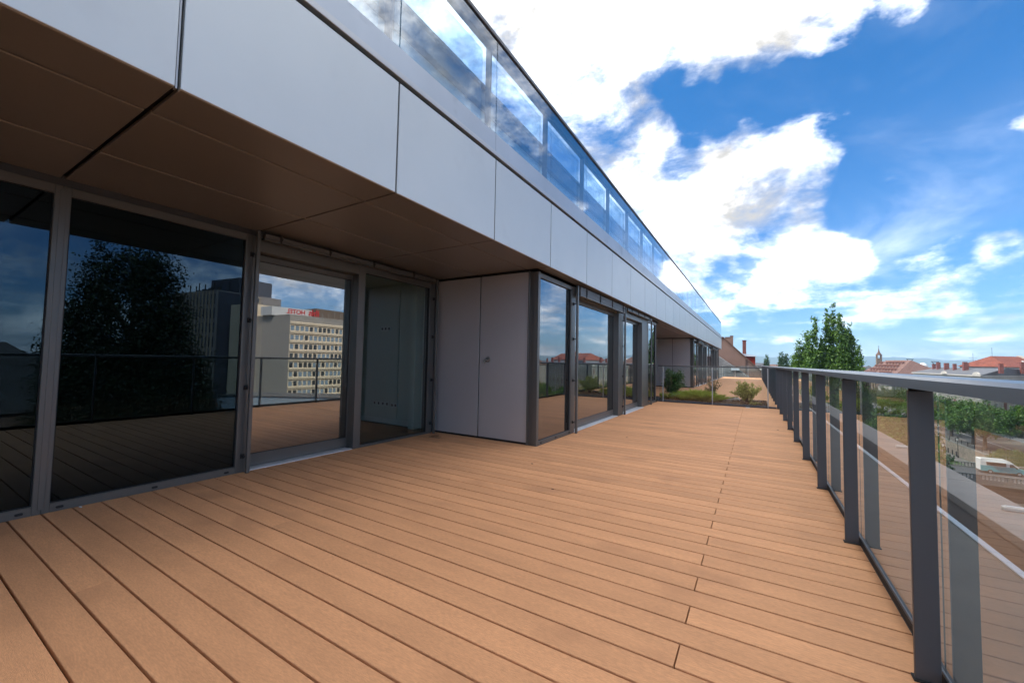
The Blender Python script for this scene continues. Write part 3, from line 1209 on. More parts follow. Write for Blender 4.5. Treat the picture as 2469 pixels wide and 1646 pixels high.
def shrub(name, base, h, spread, nb, nl, leaf, lsize, seed, label, lean=(0, 0), start=.15, twigs=3):
    rg = np.random.default_rng(seed)
    root = empty(name, base, label=label, cat='shrub')
    st = MB()
    tips = []
    for b_ in range(nb):
        a = rg.uniform(0, 6.283)
        r = spread * rg.uniform(.25, 1.0)
        hh = h * rg.uniform(.55, 1.0) * (1 - .25 * (r / spread) ** 2)
        p0 = Vector((rg.normal() * .02, rg.normal() * .02, 0))
        p3 = Vector((math.cos(a) * r + lean[0] * hh, math.sin(a) * r * .8 + lean[1] * hh, hh))
        p1 = p0.lerp(p3, .35) + Vector((rg.normal() * .02, rg.normal() * .02, .08 * h))
        p2 = p0.lerp(p3, .7) + Vector((rg.normal() * .03, rg.normal() * .03, .05 * h))
        pts = [p0, p1, p2, p3]
        st.tube(pts, [.008, .006, .004, .0015], 5)
        for t in np.linspace(start, 1, 12):
            i = min(int(t * 3), 2)
            q = pts[i].lerp(pts[i + 1], t * 3 - i)
            tips.append((q, .35 + .65 * t))
            for _ in range(twigs):
                dd = Vector((rg.normal(), rg.normal(), rg.normal() * .6 + .3)).normalized() * rg.uniform(.04, .13) * (h / .9)
                st.tube([q, q + dd * .5 + Vector((0, 0, .008)), q + dd], [.0028, .002, .001], 4, cap=False)
                tips.append((q + dd, 1))
                tips.append((q + dd * .6, 1))
    stems = st.build('stems', TWIG, root)
    P_ = np.array([tuple(t[0]) for t in tips])
    W_ = np.array([t[1] for t in tips])
    W_ /= W_.sum()
    ix = rg.choice(len(P_), nl, p=W_)
    c_ = P_[ix] + rg.normal(size=(nl, 3)) * lsize * .55
    c_[:, 2] = np.maximum(c_[:, 2], .01)
    a1_, a2_ = leaves(rg, c_, rg.uniform(.6, 1.2, nl) * lsize, .42, .35)
    link('foliage', quads_mesh('foliage', c_, a1_, a2_, leaf), root)
    return root


shrub('evergreen_shrub', (-2.22, 13.3, .03), 1.0, .30, 18, 8500, L_DARK, .05, 11, 'tall dark evergreen shrub at the wall end of the planter', (.10, 0), .25)
shrub('thin_shrub', (-1.07, 13.3, .03), .62, .24, 11, 1700, L_OLIVE, .036, 12, 'sparse olive green shrub in the middle of the planter', (0, 0), .2, 2)
shrub('lime_shrub', (-.17, 13.3, .03), .60, .46, 20, 4200, L_LIME, .05, 13, 'spreading yellow-green shrub at the railing end of the planter', (.05, 0), .25)
shrub('low_groundcover', (-2.40, 12.75, .02), .22, .12, 9, 500, L_GRASS, .035, 14, 'small bright green plant beside the glazed wall', (0, 0), .2, 2)
shrub('low_groundcover', (-1.02, 12.72, .02), .14, .17, 9, 480, L_LIME, .03, 15, 'small light green creeping plant below the middle divider post', (0, 0), .2, 2)
shrub('low_groundcover', (-.02, 12.62, .02), .10, .20, 8, 260, L_LIME, .028, 16, 'flat yellow-green creeping plant in front of the lime shrub', (0, 0), .2, 2)
shrub('low_groundcover', (-1.98, 12.70, .02), .12, .16, 8, 320, leaf_mat('reddish leaf', (.16, .06, .03), (.16, .22, .06), .3, .5, 7), .03, 17,
      'small reddish-green plant at the left foot of the grass clumps', (0, 0), .2, 2)

# ornamental grass: uncountable blades in one clumpy strip
k = 9000
cl = np.array([(-1.98 + i * .13 + rng.normal() * .03, 12.86 + rng.normal() * .15) for i in range(8)])
ch = rng.uniform(.55, 1.25, 8)
ci = rng.integers(0, len(cl), k)
b0 = np.stack([cl[ci, 0] + rng.normal(size=k) * .045, cl[ci, 1] + rng.normal(size=k) * .05, np.full(k, .03)], 1)
dirs = np.stack([(b0[:, 0] - cl[ci, 0]) * 2.6 + rng.normal(size=k) * .10 + .06, (b0[:, 1] - cl[ci, 1]) * 2.4 + rng.normal(size=k) * .10, rng.uniform(.16, .30, k) * ch[ci]], 1)
v = np.empty((k, 5, 3))
wv = np.stack([rng.normal(size=k), rng.normal(size=k), np.zeros(k)], 1)
wv = wv / np.linalg.norm(wv, axis=1)[:, None] * .0042
mid = b0 + dirs * np.array([.45, .45, .68])
tip = b0 + dirs * np.array([1.15, 1.15, .95])
v[:, 0], v[:, 1], v[:, 2], v[:, 3], v[:, 4] = b0 - wv, b0 + wv, mid + wv * .8, tip, mid - wv * .8
me = bpy.data.meshes.new('ornamental_grass')
me.vertices.add(k * 5)
me.vertices.foreach_set('co', v.reshape(-1))
me.loops.add(k * 5)
me.loops.foreach_set('vertex_index', np.arange(k * 5, dtype=np.int32))
me.polygons.add(k)
me.polygons.foreach_set('loop_start', np.arange(0, k * 5, 5, dtype=np.int32))
me.update(calc_edges=True)
me.materials.append(L_GRASS)
tag(link('ornamental_grass', me), 'bright green ornamental grass in the planter', 'grass', kind='stuff')

# flat stone in the bed
rg = np.random.default_rng(3)
mbx = MB()
pr = []
for i in range(14):
    a = 2 * math.pi * i / 14
    pr.append((.23 * math.cos(a) * (1 + .12 * rg.normal()), .15 * math.sin(a) * (1 + .12 * rg.normal())))
mbx.prism(pr, 2, 0, .055)
mbx.prism([(p[0] * .86 + .01, p[1] * .8 + .02) for p in pr], 2, .055, .095)
tag(mbx.build('stone_slab', STONE, None, (-.66, 13.75, .03)), 'pale flat stone slab lying in the planter beside the lime shrub', 'stone')

# small things left on the boards
CLEAR = glass('clear film', .06, (.82, .83, .84))
mbx = MB()
mbx.add([(0, 0, 0), (.19, .03, .004), (.16, .11, .012), (.05, .12, .02), (-.02, .07, .006)], [(0, 1, 2, 3, 4)])
mbx.add([(.03, .02, .006), (.15, .05, .018), (.12, .10, .03), (.02, .08, .022)], [(0, 1, 2, 3)])
mbx.box(.0, .19, .025, .035, .0, .004)
tag(mbx.build('plastic_scrap', CLEAR, None, (-3.94, 4.28, .003)), 'crumpled clear plastic scrap on the boards beside the closet wall', 'scrap')
mbx = MB().box(-.05, .05, -.018, .018, 0, .012, 0, .004)
mbx.box(-.035, .035, -.010, .010, .012, .016, 0, .002)
tag(mbx.build('white_spacer', PLASTIC, None, (-.16, 12.05, .0015)), 'small white plastic spacer on the boards before the glass divider', 'spacer')
mbx = MB()
mbx.prism([(0, 0), (.020, .004), (.024, .012), (.004, .010)], 2, 0, .006)
tag(mbx.build('foil_chip', SILL, None, (-4.118, .905, .001)), 'tiny bright metal chip by the dark window base', 'chip')
SPECK = mat('dry debris', (.06, .03, .02), .9)
for i, (x, y, lab) in enumerate(((-1.62, 6.0, 'tiny dark leaf speck on the boards in front of the corner window'), (-2.05, 3.85, 'tiny dark speck on the boards out from the closet wall'),
                                 (.33, 8.3, 'tiny dark leaf speck on the boards near the railing posts'), (-1.5, 3.2, 'tiny dark speck mid-deck, nearest the camera'))):
    mbx = MB()
    mbx.prism([(-.012, 0), (0, -.006), (.013, .001), (.004, .008)], 2, 0, .004)
    tag(mbx.build('leaf_speck', SPECK, None, (x, y, .001)), lab, 'debris', 'specks on the deck')

# ------------------------------------------------------------------ land, river, streets
GROUND = mat('town ground', (0.08, 0.078, 0.068), 0.9, var=0.3, scale=.05)
ASPH = mat('asphalt', (0.062, 0.062, 0.066), 0.85, var=0.12, scale=.6, bump=.2, bump_scale=20)
PAVE = mat('pavement', (0.14, 0.13, 0.12), 0.85, var=0.12, scale=.8)
LAWN = mat('lawn', (0.065, 0.105, 0.030), 0.95, var=0.35, scale=.5, bump=.6, bump_scale=12)
WATER = mat('river water', (0.018, 0.026, 0.022), 0.06, spec=.5, bump=.25, bump_scale=2.0)
RUBBLE = brick_mat('rubble wall', (.17, .135, .10), (.24, .195, .15), (.12, .10, .085), .7, .38, .03)
BAL = mat('balustrade stone', (0.17, 0.165, 0.15), 0.85, var=.2, scale=2)
DARKW = mat('dark quay stone', (0.05, 0.047, 0.042), 0.9, var=.3, scale=.7)

mbx = MB()
X_, Y_ = (-2800, 7800), (-1400, 9300)
mbx.add([(-2800, -1400, -18.02), (19, -1400, -18.02), (19, 9300, -18.02), (-2800, 9300, -18.02)], [(0, 1, 2, 3)])
mbx.add([(44.5, -1400, -18.02), (7800, -1400, -18.02), (7800, 9300, -18.02), (44.5, 9300, -18.02)], [(0, 1, 2, 3)])
mbx.add([(19, -1400, -18.02), (19, 9300, -18.02), (19, 9300, -23.4), (19, -1400, -23.4)], [(0, 1, 2, 3)])
mbx.add([(19, -1400, -23.4), (36, -1400, -23.4), (36, 9300, -23.4), (19, 9300, -23.4)], [(0, 1, 2, 3)])
mbx.add([(36, -1400, -23.4), (36, -1400, -21.02), (36, 9300, -21.02), (36, 9300, -23.4)], [(0, 1, 2, 3)])
mbx.add([(36, -1400, -21.02), (44.5, -1400, -21.02), (44.5, 9300, -21.02), (36, 9300, -21.02)], [(0, 1, 2, 3)])
mbx.add([(44.5, -1400, -21.02), (44.5, -1400, -18.02), (44.5, 9300, -18.02), (44.5, 9300, -21.02)], [(0, 1, 2, 3)])
tag(mbx.build('ground', GROUND), kind='structure')
tag(MB().add([(19.02, -600, -22.7), (35.98, -600, -22.7), (35.98, 1500, -22.7), (19.02, 1500, -22.7)], [(0, 1, 2, 3)]).build('river', WATER), kind='structure')
tag(MB().box(36.05, 44.1, 116, 600, -21.3, -21.0).build('lawn', LAWN), kind='structure')
tag(MB().box(41.6, 43.9, 116, 600, -21.2, -20.985).build('path', PAVE), kind='structure')
tag(MB().box(48.6, 54.2, 30, 700, -18.3, -18.0).build('road', ASPH), kind='structure')
tag(MB().box(44.9, 48.4, 30, 700, -18.3, -17.88).build('pavement', PAVE), kind='structure')
tag(MB().box(4.0, 15.0, -200, 600, -18.3, -18.0).build('road', ASPH), kind='structure')
tag(MB().box(15.2, 18.8, -200, 600, -18.3, -17.88).build('pavement', PAVE), kind='structure')
# white kerb line along the far street
tag(MB().box(52.6, 52.75, 60, 400, -18, -17.994).build('road_marking', mat('road paint', (.7, .7, .68), .7)), kind='structure')

# retaining wall between quay and street
RW = empty('retaining_wall', (44.3, 150, -21), label='rubble stone retaining wall between the lower quay and the tree-lined street', cat='wall')
dvb(RW, 'wall', MB().box(44.05, 44.48, 116, 420, -21.1, -18.0), RUBBLE)
dvb(RW, 'coping', MB().box(43.98, 44.9, 116, 420, -18.0, -17.8), BAL)
# iron fence on it
IRON = mat('black iron', (0.018, 0.019, 0.020), 0.5, .3)
FE = empty('iron_fence', (44.6, 150, -17.8), label='black iron fence on top of the retaining wall', cat='fence')
fp = MB().box(-.06, .06, -.06, .06, 0, 1.05, 0, .01).mesh('post', IRON)
y = 118.0
while y < 260:
    o = link('post', fp, FE)
    o.location = (0, y - 150, 0)
    y += 3.6
mbx = MB()
for z in (.25, .62, .98):
    mbx.box(-.02, .02, -33, 110, z, z + .05)
mbx.build('rail', IRON, FE)

# bridge with balustrades
BR = empty('stone_bridge', (45, 107, -18), label='stone road bridge with pierced balustrades over the river', cat='bridge')
dvb(BR, 'roadway', MB().box(14, 62, 102.2, 114.0, -18.6, -17.93), ASPH)
dvb(BR, 'pavement', MB().box(14, 62, 102.2, 103.6, -17.93, -17.8), PAVE)
arch = [(19, -18.6), (62, -18.6), (62, -21.0), (36.0, -21.0), (36, -23.3)]
for i in range(13):
    a = math.pi * i / 12
    arch.append((27.6 + 8.2 * math.cos(a), -22.9 + 3.5 * math.sin(a)))
arch += [(19, -23.3)]
dvb(BR, 'arch', MB().prism(arch, 1, 102.3, 113.9), DARKW)
for yb in (101.75, 113.95):
    dvb(BR, 'plinth', MB().box(14, 62, yb, yb + .4, -18.6, -17.68), BAL)
    dvb(BR, 'top_rail', MB().box(14, 62, yb - .03, yb + .43, -17.05, -16.86, 0, .02), BAL)
    mq = MB()
    for q in range(0, 13):
        mq.box(14 + q * 3.7, 14.55 + q * 3.7, yb - .02, yb + .42, -17.68, -17.05)
    dvb(BR, 'pier', mq, BAL)
    mq = MB()
    x = 14.8
    while x < 61.5:
        mq.lathe([(.09, 0), (.11, .12), (.06, .3), (.11, .5), (.09, .63)], (x, yb + .2, -17.68), 6)
        x += .45
    tag(dvb(BR, 'baluster', mq, BAL), kind='stuff')

# ------------------------------------------------------------------ trees
BARK = mat('tree bark', (0.075, 0.058, 0.042), 0.9, var=.3, scale=3, stretch=(1, 1, .25), bump=.6, bump_scale=10)
F_POP = leaf_mat('poplar leaf', (0.012, 0.062, 0.010), (0.130, 0.235, 0.030), .25, .5, .18)
F_POP2 = leaf_mat('poplar leaf far', (0.016, 0.050, 0.018), (0.060, 0.125, 0.036), .25, .5, .2)
F_DARK = leaf_mat('plane tree leaf', (0.010, 0.045, 0.010), (0.090, 0.190, 0.022), .25, .5, .2)
F_POP_DARK = leaf_mat('dark poplar leaf', (0.006, 0.014, 0.008), (0.022, 0.042, 0.016), .2, .5, .2)  # much darker leaf tone, for the tree mirrored in the windows
F_YEL = leaf_mat('yellowish tree leaf', (0.045, 0.075, 0.012), (0.16, 0.18, 0.035), .3, .5, .2)
F_WIL = leaf_mat('willow leaf', (0.045, 0.080, 0.022), (0.17, 0.20, 0.065), .3, .5, .2)


def tree(name, base, h, crown_lo, lobes, nleaf, lsize, leaf, seed, label, group, trunk_r=.35, clump=.55, aspect=.6):
    """lobes: (x, y, z_centre, rx, rz) relative to the base; leaves fill clumps spread through each lobe's shell"""
    rg = np.random.default_rng(seed)
    root = empty(name, base, label=label, cat='tree', group=group)
    tr = MB()
    top = max(l[2] for l in lobes)
    tr.tube([(0, 0, -.1), (.08, .03, crown_lo * .6), (-.05, .08, crown_lo + (top - crown_lo) * .5), (0, 0, top)],
            [trunk_r * 1.25, trunk_r, trunk_r * .6, trunk_r * .2], 8)
    for (x, y, z, rx, rz) in lobes:
        z0 = max(crown_lo * .7, z - rz * 1.3)
        tr.tube([(0, 0, z0), (x * .6, y * .6, (z0 + z) / 2 + .3), (x, y, z + rz * .3)], [trunk_r * .45, trunk_r * .28, .05], 6)
    tr.build('trunk', BARK, root)
    vol = np.array([l[3] * l[3] * l[4] for l in lobes]) ** .75
    vol /= vol.sum()
    per = 26
    nc = nleaf // per
    li = rg.choice(len(lobes), nc, p=vol)
    Lb = np.array(lobes)
    u = rg.normal(size=(nc, 3))
    u /= np.linalg.norm(u, axis=1)[:, None]
    rr = rg.uniform(.25, 1.0, nc) ** .45 * (1 + .10 * rg.normal(size=nc))
    taper = 1 - .35 * np.clip(u[:, 2] * rr, -.3, 1)
    cc = np.stack([Lb[li, 0] + u[:, 0] * rr * Lb[li, 3] * taper, Lb[li, 1] + u[:, 1] * rr * Lb[li, 3] * taper, Lb[li, 2] + u[:, 2] * rr * Lb[li, 4]], 1)
    csz = rg.uniform(.5, 1.3, nc) * clump
    c_ = np.repeat(cc, per, 0) + rg.normal(size=(nc * per, 3)) * np.repeat(csz, per)[:, None] * np.array([.55, .55, .6])
    a1_, a2_ = leaves(rg, c_, rg.uniform(.6, 1.3, len(c_)) * lsize, aspect, .15)
    link('crown', quads_mesh('crown', c_, a1_, a2_, leaf), root)
    return root


PG = 'poplars behind the terrace railing'
# big poplars on the near bank (left, middle, right of the group): bundles of upright spires
def poplar(base, spires, bot, nl, seed, label, tr_=.45, lsize=.36):
    rg_ = np.random.default_rng(seed)
    lob = []
    for (x, ztop, rx) in spires:
        for q in range(3):
            zt_ = ztop - q * (ztop - bot) * .27 * rg_.uniform(.8, 1.2)
            zb_ = bot + q * .8
            rz = (zt_ - zb_) / 2 * rg_.uniform(.85, 1.0)
            lob.append((x + rg_.normal() * .35 * q, rg_.normal() * .9, zt_ - rz, rx * .85 * (1 + .25 * q), rz))
    return tree('poplar_tree', base, 30, 4.5, lob, nl, lsize, F_POP, seed, label, PG, tr_, .42)


poplar((7.6, 97.0, -18), [(-1.0, 21.5, .75), (-.3, 23.8, .8), (.5, 24.6, .8), (1.2, 26.0, .85), (2.0, 22.0, .9)], 5, 60000, 21,
       'poplar at the left of the big group, the lowest of the three')
poplar((11.5, 94.2, -18), [(-2.5, 25.0, .75), (-1.8, 28.6, .7), (-.7, 26.6, .8), (.3, 29.8, .85), (1.1, 31.3, .8), (1.9, 30.0, .75), (2.5, 27.8, .8), (-1.2, 20.5, 1.2), (1.0, 19.5, 1.3)], 5, 120000, 22,
       'tallest poplar in the middle of the big group', .5)
poplar((14.6, 95.6, -18), [(-.6, 25.2, .7), (.3, 27.4, .7), (.8, 25.0, .75), (1.4, 23.6, .7), (-.2, 19.0, 1.0)], 5, 60000, 23,
       'poplar at the right of the big group, middle height')
tree('poplar_tree', (5.0, 237, -18), 25, 5, [(0, 0, 15, 1.7, 9.2), (-.9, 0, 10, 1.5, 8), (.9, 0, 11, 1.4, 8)], 12000, .5, F_POP2, 24,
     'small distant poplar next to the old gabled house', PG, .4)
tree('poplar_tree', (11.7, 229, -18), 27, 5, [(-.8, 0, 16.5, 1.5, 9.2), (1.0, 0, 16, 1.4, 9.4), (0, 0, 10, 2.2, 7)], 15000, .5, F_POP2, 25,
     'distant twin-topped poplar between the gabled house and the big group', PG, .4)

SG = 'street trees along the quay'
round_l = [(0, 0, 8.2, 3.6, 3.3), (-2.4, .5, 7.2, 2.6, 2.4), (2.5, -.4, 7.3, 2.6, 2.4), (.3, -2.3, 7.0, 2.6, 2.3), (-.2, 2.3, 7.2, 2.6, 2.3)]


def street_tree(x, y, s, leaf, seed, label, nl=13000, hs=1.0):
    s *= 1.16
    nl = int(nl * 1.5)
    return tree('street_tree', (x, y, -18), 12 * s, 3.4 * s, [(a * s * 1.15, b_ * s * 1.15, z * s * hs / 1.28, rx * s * 1.1, rz * s) for (a, b_, z, rx, rz) in round_l],
                nl, .42, leaf, seed, label, SG, .3 * s, .6)


street_tree(46.2, 139.5, 1.0, F_DARK, 31, 'broad dark green street tree above the van, the nearest one on the quay')
street_tree(47.4, 149.0, 1.0, F_DARK, 32, 'broad dark green street tree just behind the nearest one on the quay')
street_tree(54.0, 141.5, 1.0, F_DARK, 33, 'dark green street tree at the right edge of the view, by the grey building')
street_tree(47.6, 163.0, .98, F_DARK, 34, 'dark bluish street tree left of the nearest railing post', 7000)
street_tree(47.6, 180.0, 1.02, F_DARK, 35, 'dark street tree further along the quay, half behind the railing post', 6000)
street_tree(46.0, 204.0, 1.05, F_YEL, 36, 'yellow-green street tree left of the second railing post', 8000)
street_tree(44.4, 219.0, 1.05, F_YEL, 37, 'paler yellow-green street tree in front of the brown hall', 7000)
street_tree(17.6, 84.0, 1.05, F_DARK, 38, 'dark green tree on the near bank between the second and third railing posts', 9000)
street_tree(21.0, 100.0, 1.1, F_DARK, 39, 'lower dark green tree on the near bank beside the bridge', 9000, .92)
street_tree(60.5, 128.0, 1.1, F_DARK, 40, 'dark green street tree right of the van, beyond the edge of the view', 6000)
street_tree(72.0, 118.0, 1.1, F_DARK, 41, 'dark green street tree on the street corner seen only in the corner window', 5000)

# willow by the bridge: drooping strands
WI = empty('willow_tree', (42.9, 119.5, -21), label='pale green weeping willow behind the van', cat='tree', group=SG)
MB().tube([(0, 0, 0), (.2, .1, 2.4), (-.1, 0, 4.5)], [.35, .26, .12], 8).build('trunk', BARK, WI)
rg = np.random.default_rng(51)
k = 420
a = rg.uniform(0, 6.283, k)
r = rg.uniform(.1, 1, k) ** .6 * 3.3
ztop = 6.6 - (r / 3.3) ** 2 * 2.6 + rg.normal(size=k) * .25
cs, sz = [], []
for i in range(k):
    ln = rg.uniform(1.6, 4.2)
    for t in np.arange(0, ln, .13):
        cs.append((math.cos(a[i]) * (r[i] + .12 * t) + rg.normal() * .05, math.sin(a[i]) * (r[i] + .12 * t) + rg.normal() * .05, max(.2, ztop[i] - t)))
cs = np.array(cs)
a1, a2 = leaves(rg, cs, rg.uniform(.22, .36, len(cs)), .28, 1.6)
link('crown', quads_mesh('crown', cs, a1, a2, F_WIL), WI)

# the large tree that stands across the street and shows in the dark windows
tree('poplar_tree', (44.6, 14.5, -18), 30, 4, [(0, 0, 23, 3.4, 7.0), (2.9, -1.8, 26.2, 1.6, 4.2), (3.6, -2.2, 22.5, 2.0, 4.5), (5.4, -3.0, 18.5, 2.2, 5.5), (3.6, -2, 14, 3.6, 8), (-2.2, 1.2, 24, 2.6, 6), (-3.4, 1.8, 18, 3.0, 6), (-4.6, 2.6, 13, 3.2, 7), (0, 0, 12, 4.6, 9), (5.6, -3.2, 11, 3, 6)],
     110000, .26, F_POP_DARK, 61, 'huge dark poplar across the street, mirrored in the dark window', PG, .6, .8)
# ------------------------------------------------------------------ town buildings
STUCCO = mat('grey stone stucco', (0.26, 0.245, 0.215), .85, var=.12, scale=.6)
STUCCO2 = mat('pale plaster', (0.36, 0.34, 0.30), .85, var=.10, scale=.5)
PINK = mat('pinkish render', (0.205, 0.125, 0.098), .9, var=.14, scale=.8, stain=((.18, .11, .085), .6, .55, .5))
ROOFG = mat('zinc roof', (0.095, 0.097, 0.103), .6, .2, var=.2, scale=.4, stretch=(1, 1, 1))
SLATE = brick_mat('slate roof', (.036, .038, .042), (.085, .087, .092), (.02, .02, .024), .34, .10, .014, .9)
TILE = brick_mat('red tile roof', (.145, .033, .018), (.185, .046, .025), (.10, .026, .016), .6, .32, .02, .8)
TILEB = brick_mat('brown tile roof', (.10, .052, .036), (.14, .075, .052), (.075, .04, .03), .5, .26, .02, .8)
TILEP = brick_mat('pinkish tile roof', (.125, .064, .05), (.16, .086, .067), (.095, .052, .045), .6, .4, .02, .8)
BRICK = brick_mat('red brick', (.16, .032, .026), (.20, .044, .036), (.13, .08, .07), .25, .09, .012)
SAND = mat('brown sandstone', (0.15, 0.108, 0.078), .9, var=.15, scale=.5)
SAND2 = mat('pale sandstone', (0.28, 0.23, 0.17), .9, var=.12, scale=.5)
WOODR = mat('red painted boards', (0.27, 0.028, 0.016), .7, var=.1, scale=2)
WINP = mat('window pane far', (0.03, 0.037, 0.045), .08, spec=.8)
WINF = mat('window frame white', (0.52, 0.52, 0.51), .6)
SHUT = mat('brown shutter', (0.13, 0.05, 0.035), .7)


def rot_local(root):
    return root


def part(root, name, mbx, m):
    o = mbx.build(name, m)
    o.parent = root
    return o


def win_mesh(w, h, d=.12, cross=True):
    """a window with stone surround, white frame and two panes; opening faces -y"""
    mbx = MB()
    mbx.box(-w / 2 - .16, w / 2 + .16, -.06, .0, -.14, 0, 2)
    mbx.box(-w / 2 - .16, w / 2 + .16, -.08, .0, h, h + .2, 2)
    mbx.box(-w / 2 - .12, -w / 2, -.04, .0, 0, h, 2)
    mbx.box(w / 2, w / 2 + .12, -.04, .0, 0, h, 2)
    mbx.box(-w / 2, w / 2, .012, .03, 0, h, 0)
    for (a, b_, c, e) in ((-w / 2, -w / 2 + .08, 0, h), (w / 2 - .08, w / 2, 0, h), (-.05, .05, 0, h), (-w / 2 + .08, w / 2 - .08, h - .09, h), (-w / 2 + .08, w / 2 - .08, 0, .09), (-w / 2 + .08, w / 2 - .08, h * .68, h * .68 + .07)):
        mbx.box(a, b_, -.016, .0119, c, e, 1)
    return mbx.mesh('window', [WINP, WINF, STUCCO2])


# --- long grey five-storey building on the far quay: corner at (55.7,168.4)
GB = empty('stone_apartment_house', (55.74, 168.4, -18), label='long grey stone apartment house with low zinc roof and red chimneys', cat='building')
ang = math.atan2(185.24 - 168.39, 70.05 - 55.74)
ux, uy = math.cos(ang), math.sin(ang)
LB, LF, DW = 62.0, 90.0, 13.0
ZE = 17.1
foot = [(0, 0), (LF * ux, LF * uy), (LF * ux - DW * uy, LF * uy + DW * ux), (DW * 1.35, DW * 1.6), (DW, LB), (.9, LB)]
part(GB, 'wall', MB().prism(foot, 2, 0, ZE), STUCCO)
# cornice and roof
cor = [(-.5, -.6), (LF * ux + .3, LF * uy - .5), (LF * ux - DW * uy, LF * uy + DW * ux + .4), (DW * 1.35, DW * 1.6), (DW + .4, LB + .4), (.4, LB + .4)]
part(GB, 'cornice', MB().prism(cor, 2, ZE, ZE + .35), STUCCO2)
rf = MB()
c0 = [(p[0], p[1], ZE + .351) for p in cor]
ridge = [(LF * ux - 6 * uy - 4 * ux, LF * uy + 6 * ux - 4 * uy, ZE + 2.5), (DW * .62, DW * .72, ZE + 2.5), (DW * .52, LB - 5, ZE + 2.5)]
vs = c0 + ridge
rf.add(vs, [(0, 1, 6, 7), (1, 2, 6), (2, 3, 7, 6), (3, 4, 8, 7), (4, 5, 8), (5, 0, 7, 8)])
part(GB, 'roof', rf, ROOFG)
for i, (t, side) in enumerate(((.09, 0), (.17, 0), (.30, 0), (.42, 0), (.56, 0), (.57, 0), (.03, 1), (.16, 1), (.22, 1), (.36, 1), (.5, 1), (.66, 1), (.8, 1))):
    if side == 0:
        p = Vector((DW * .40, LB * (1 - t) * .95 + 1.5, 0))
    else:
        p = Vector((6 + t * LF * ux - 3 * uy, 1 + t * LF * uy + 3 * ux, 0))
    w = .40 + .1 * ((i * 7) % 3)
    mq = MB().box(p.x - w, p.x + w, p.y - .45, p.y + .45, ZE + 1.0, ZE + 3.9 + .3 * ((i * 5) % 3))
    part(GB, 'chimney', mq, BRICK)
wm = win_mesh(1.15, 1.9)
wm_sh = MB().box(-.75, .75, -.05, .03, -.02, 1.95).mesh('window', SHUT)
for r_ in range(5):
    z = 1.0 + r_ * 3.25
    for c in range(19):
        d = 2.6 + c * 4.35
        o = link('window', wm_sh if (c * 3 + r_) % 6 == 2 else wm, GB)
        o.location = (d * ux + .02 * uy, d * uy - .02 * ux, z)
        o.rotation_euler = (0, 0, ang)
    for c in range(17):
        d = 2.4 + c * 3.45
        o = link('window', wm_sh if (c * 5 + r_ * 2) % 7 == 1 else wm, GB)
        o.location = (-.02 + .9 * d / LB, d, z)
        o.rotation_euler = (0, 0, -math.pi / 2)
for z in (4.0, 10.4, 16.4):
    mq = MB()
    mq.prism([(-.12, -.16), (LF * ux, LF * uy - .16), (LF * ux, LF * uy + .1), (.05, .1)], 2, z, z + .28)
    mq.prism([(-.13, -.1), (.05, -.1), (.95, LB), (.75, LB)], 2, z, z + .275)
    part(GB, 'string_course', mq, STUCCO2)
# small curved pediments over the eaves
for d in (2.5, 26.0):
    mq = MB()
    pr = [(d - 2.0, ZE + .3)] + [(d + 2.0 * math.cos(math.pi * (1 - i / 10)), ZE + .35 + .9 * math.sin(math.pi * i / 10)) for i in range(11)] + [(d + 2.0, ZE + .3)]
    mq.prism(pr, 0, -.55, -.1)
    part(GB, 'pediment', mq, STUCCO2)
for (d, z) in ((11.0, 7.4), (28.0, 7.4)):      # iron balconies on the side front
    mq = MB().box(-1.1, .1, d - 1.2, d + 1.2, z - .15, z)
    for i in range(9):
        mq.box(-1.08, -1.03, d - 1.15 + i * .28, d - 1.11 + i * .28, z, z + .95)
    mq.box(-1.1, -1.02, d - 1.2, d + 1.2, z + .95, z + 1.02)
    part(GB, 'balcony', mq, IRON)


def hip_house(name, loc, rz, lx, ly, hw, hr, wall, roof, label, chims=(), inset=None, dorm=0, group='roofs of the old town'):
    """house with hipped or gabled roof, origin at centre of footprint"""
    root = empty(name, loc, rz, label=label, cat='building', group=group)
    part(root, 'wall', MB().box(-lx / 2, lx / 2, -ly / 2, ly / 2, 0, hw), wall)
    e = .35
    ins = inset if inset is not None else ly / 2
    vs = [(-lx / 2 - e, -ly / 2 - e, hw + .002), (lx / 2 + e, -ly / 2 - e, hw + .002), (lx / 2 + e, ly / 2 + e, hw + .002), (-lx / 2 - e, ly / 2 + e, hw + .002),
          (-lx / 2 + ins, 0, hw + hr), (lx / 2 - ins, 0, hw + hr)]
    rr = part(root, 'roof', MB().add(vs, [(0, 1, 5, 4), (1, 2, 5), (2, 3, 4, 5), (3, 0, 4), (3, 2, 1, 0)]), roof)
    for (x, y, z, w) in chims:
        part(rr, 'chimney', MB().box(x - w, x + w, y - w * .8, y + w * .8, hw, z), BRICK)
    wmm = win_mesh(1.1, 1.5)
    nw = int(lx / 3.2)
    for s in (-1, 1):
        for i in range(nw):
            for j in range(max(1, int(hw / 3.2) - 1), int(hw / 3.2) + 1):
                o = link('window', wmm, root)
                o.location = (-lx / 2 + (i + .5) * lx / nw, s * (ly / 2 + .02), j * 3.1 - 1.6)
                o.rotation_euler = (0, 0, 0 if s < 0 else math.pi)
    for i in range(dorm):
        x = -lx / 2 + (i + .5) * lx / dorm
        y = -ly / 2 * .62
        z = hw + hr * .38
        mq = MB().prism([(x - .55, z - .5), (x + .55, z - .5), (x + .55, z + .5), (x, z + .95), (x - .55, z + .5)], 1, y - .55, y + 1.6)
        d_ = part(rr, 'dormer', mq, WINF)
    return root


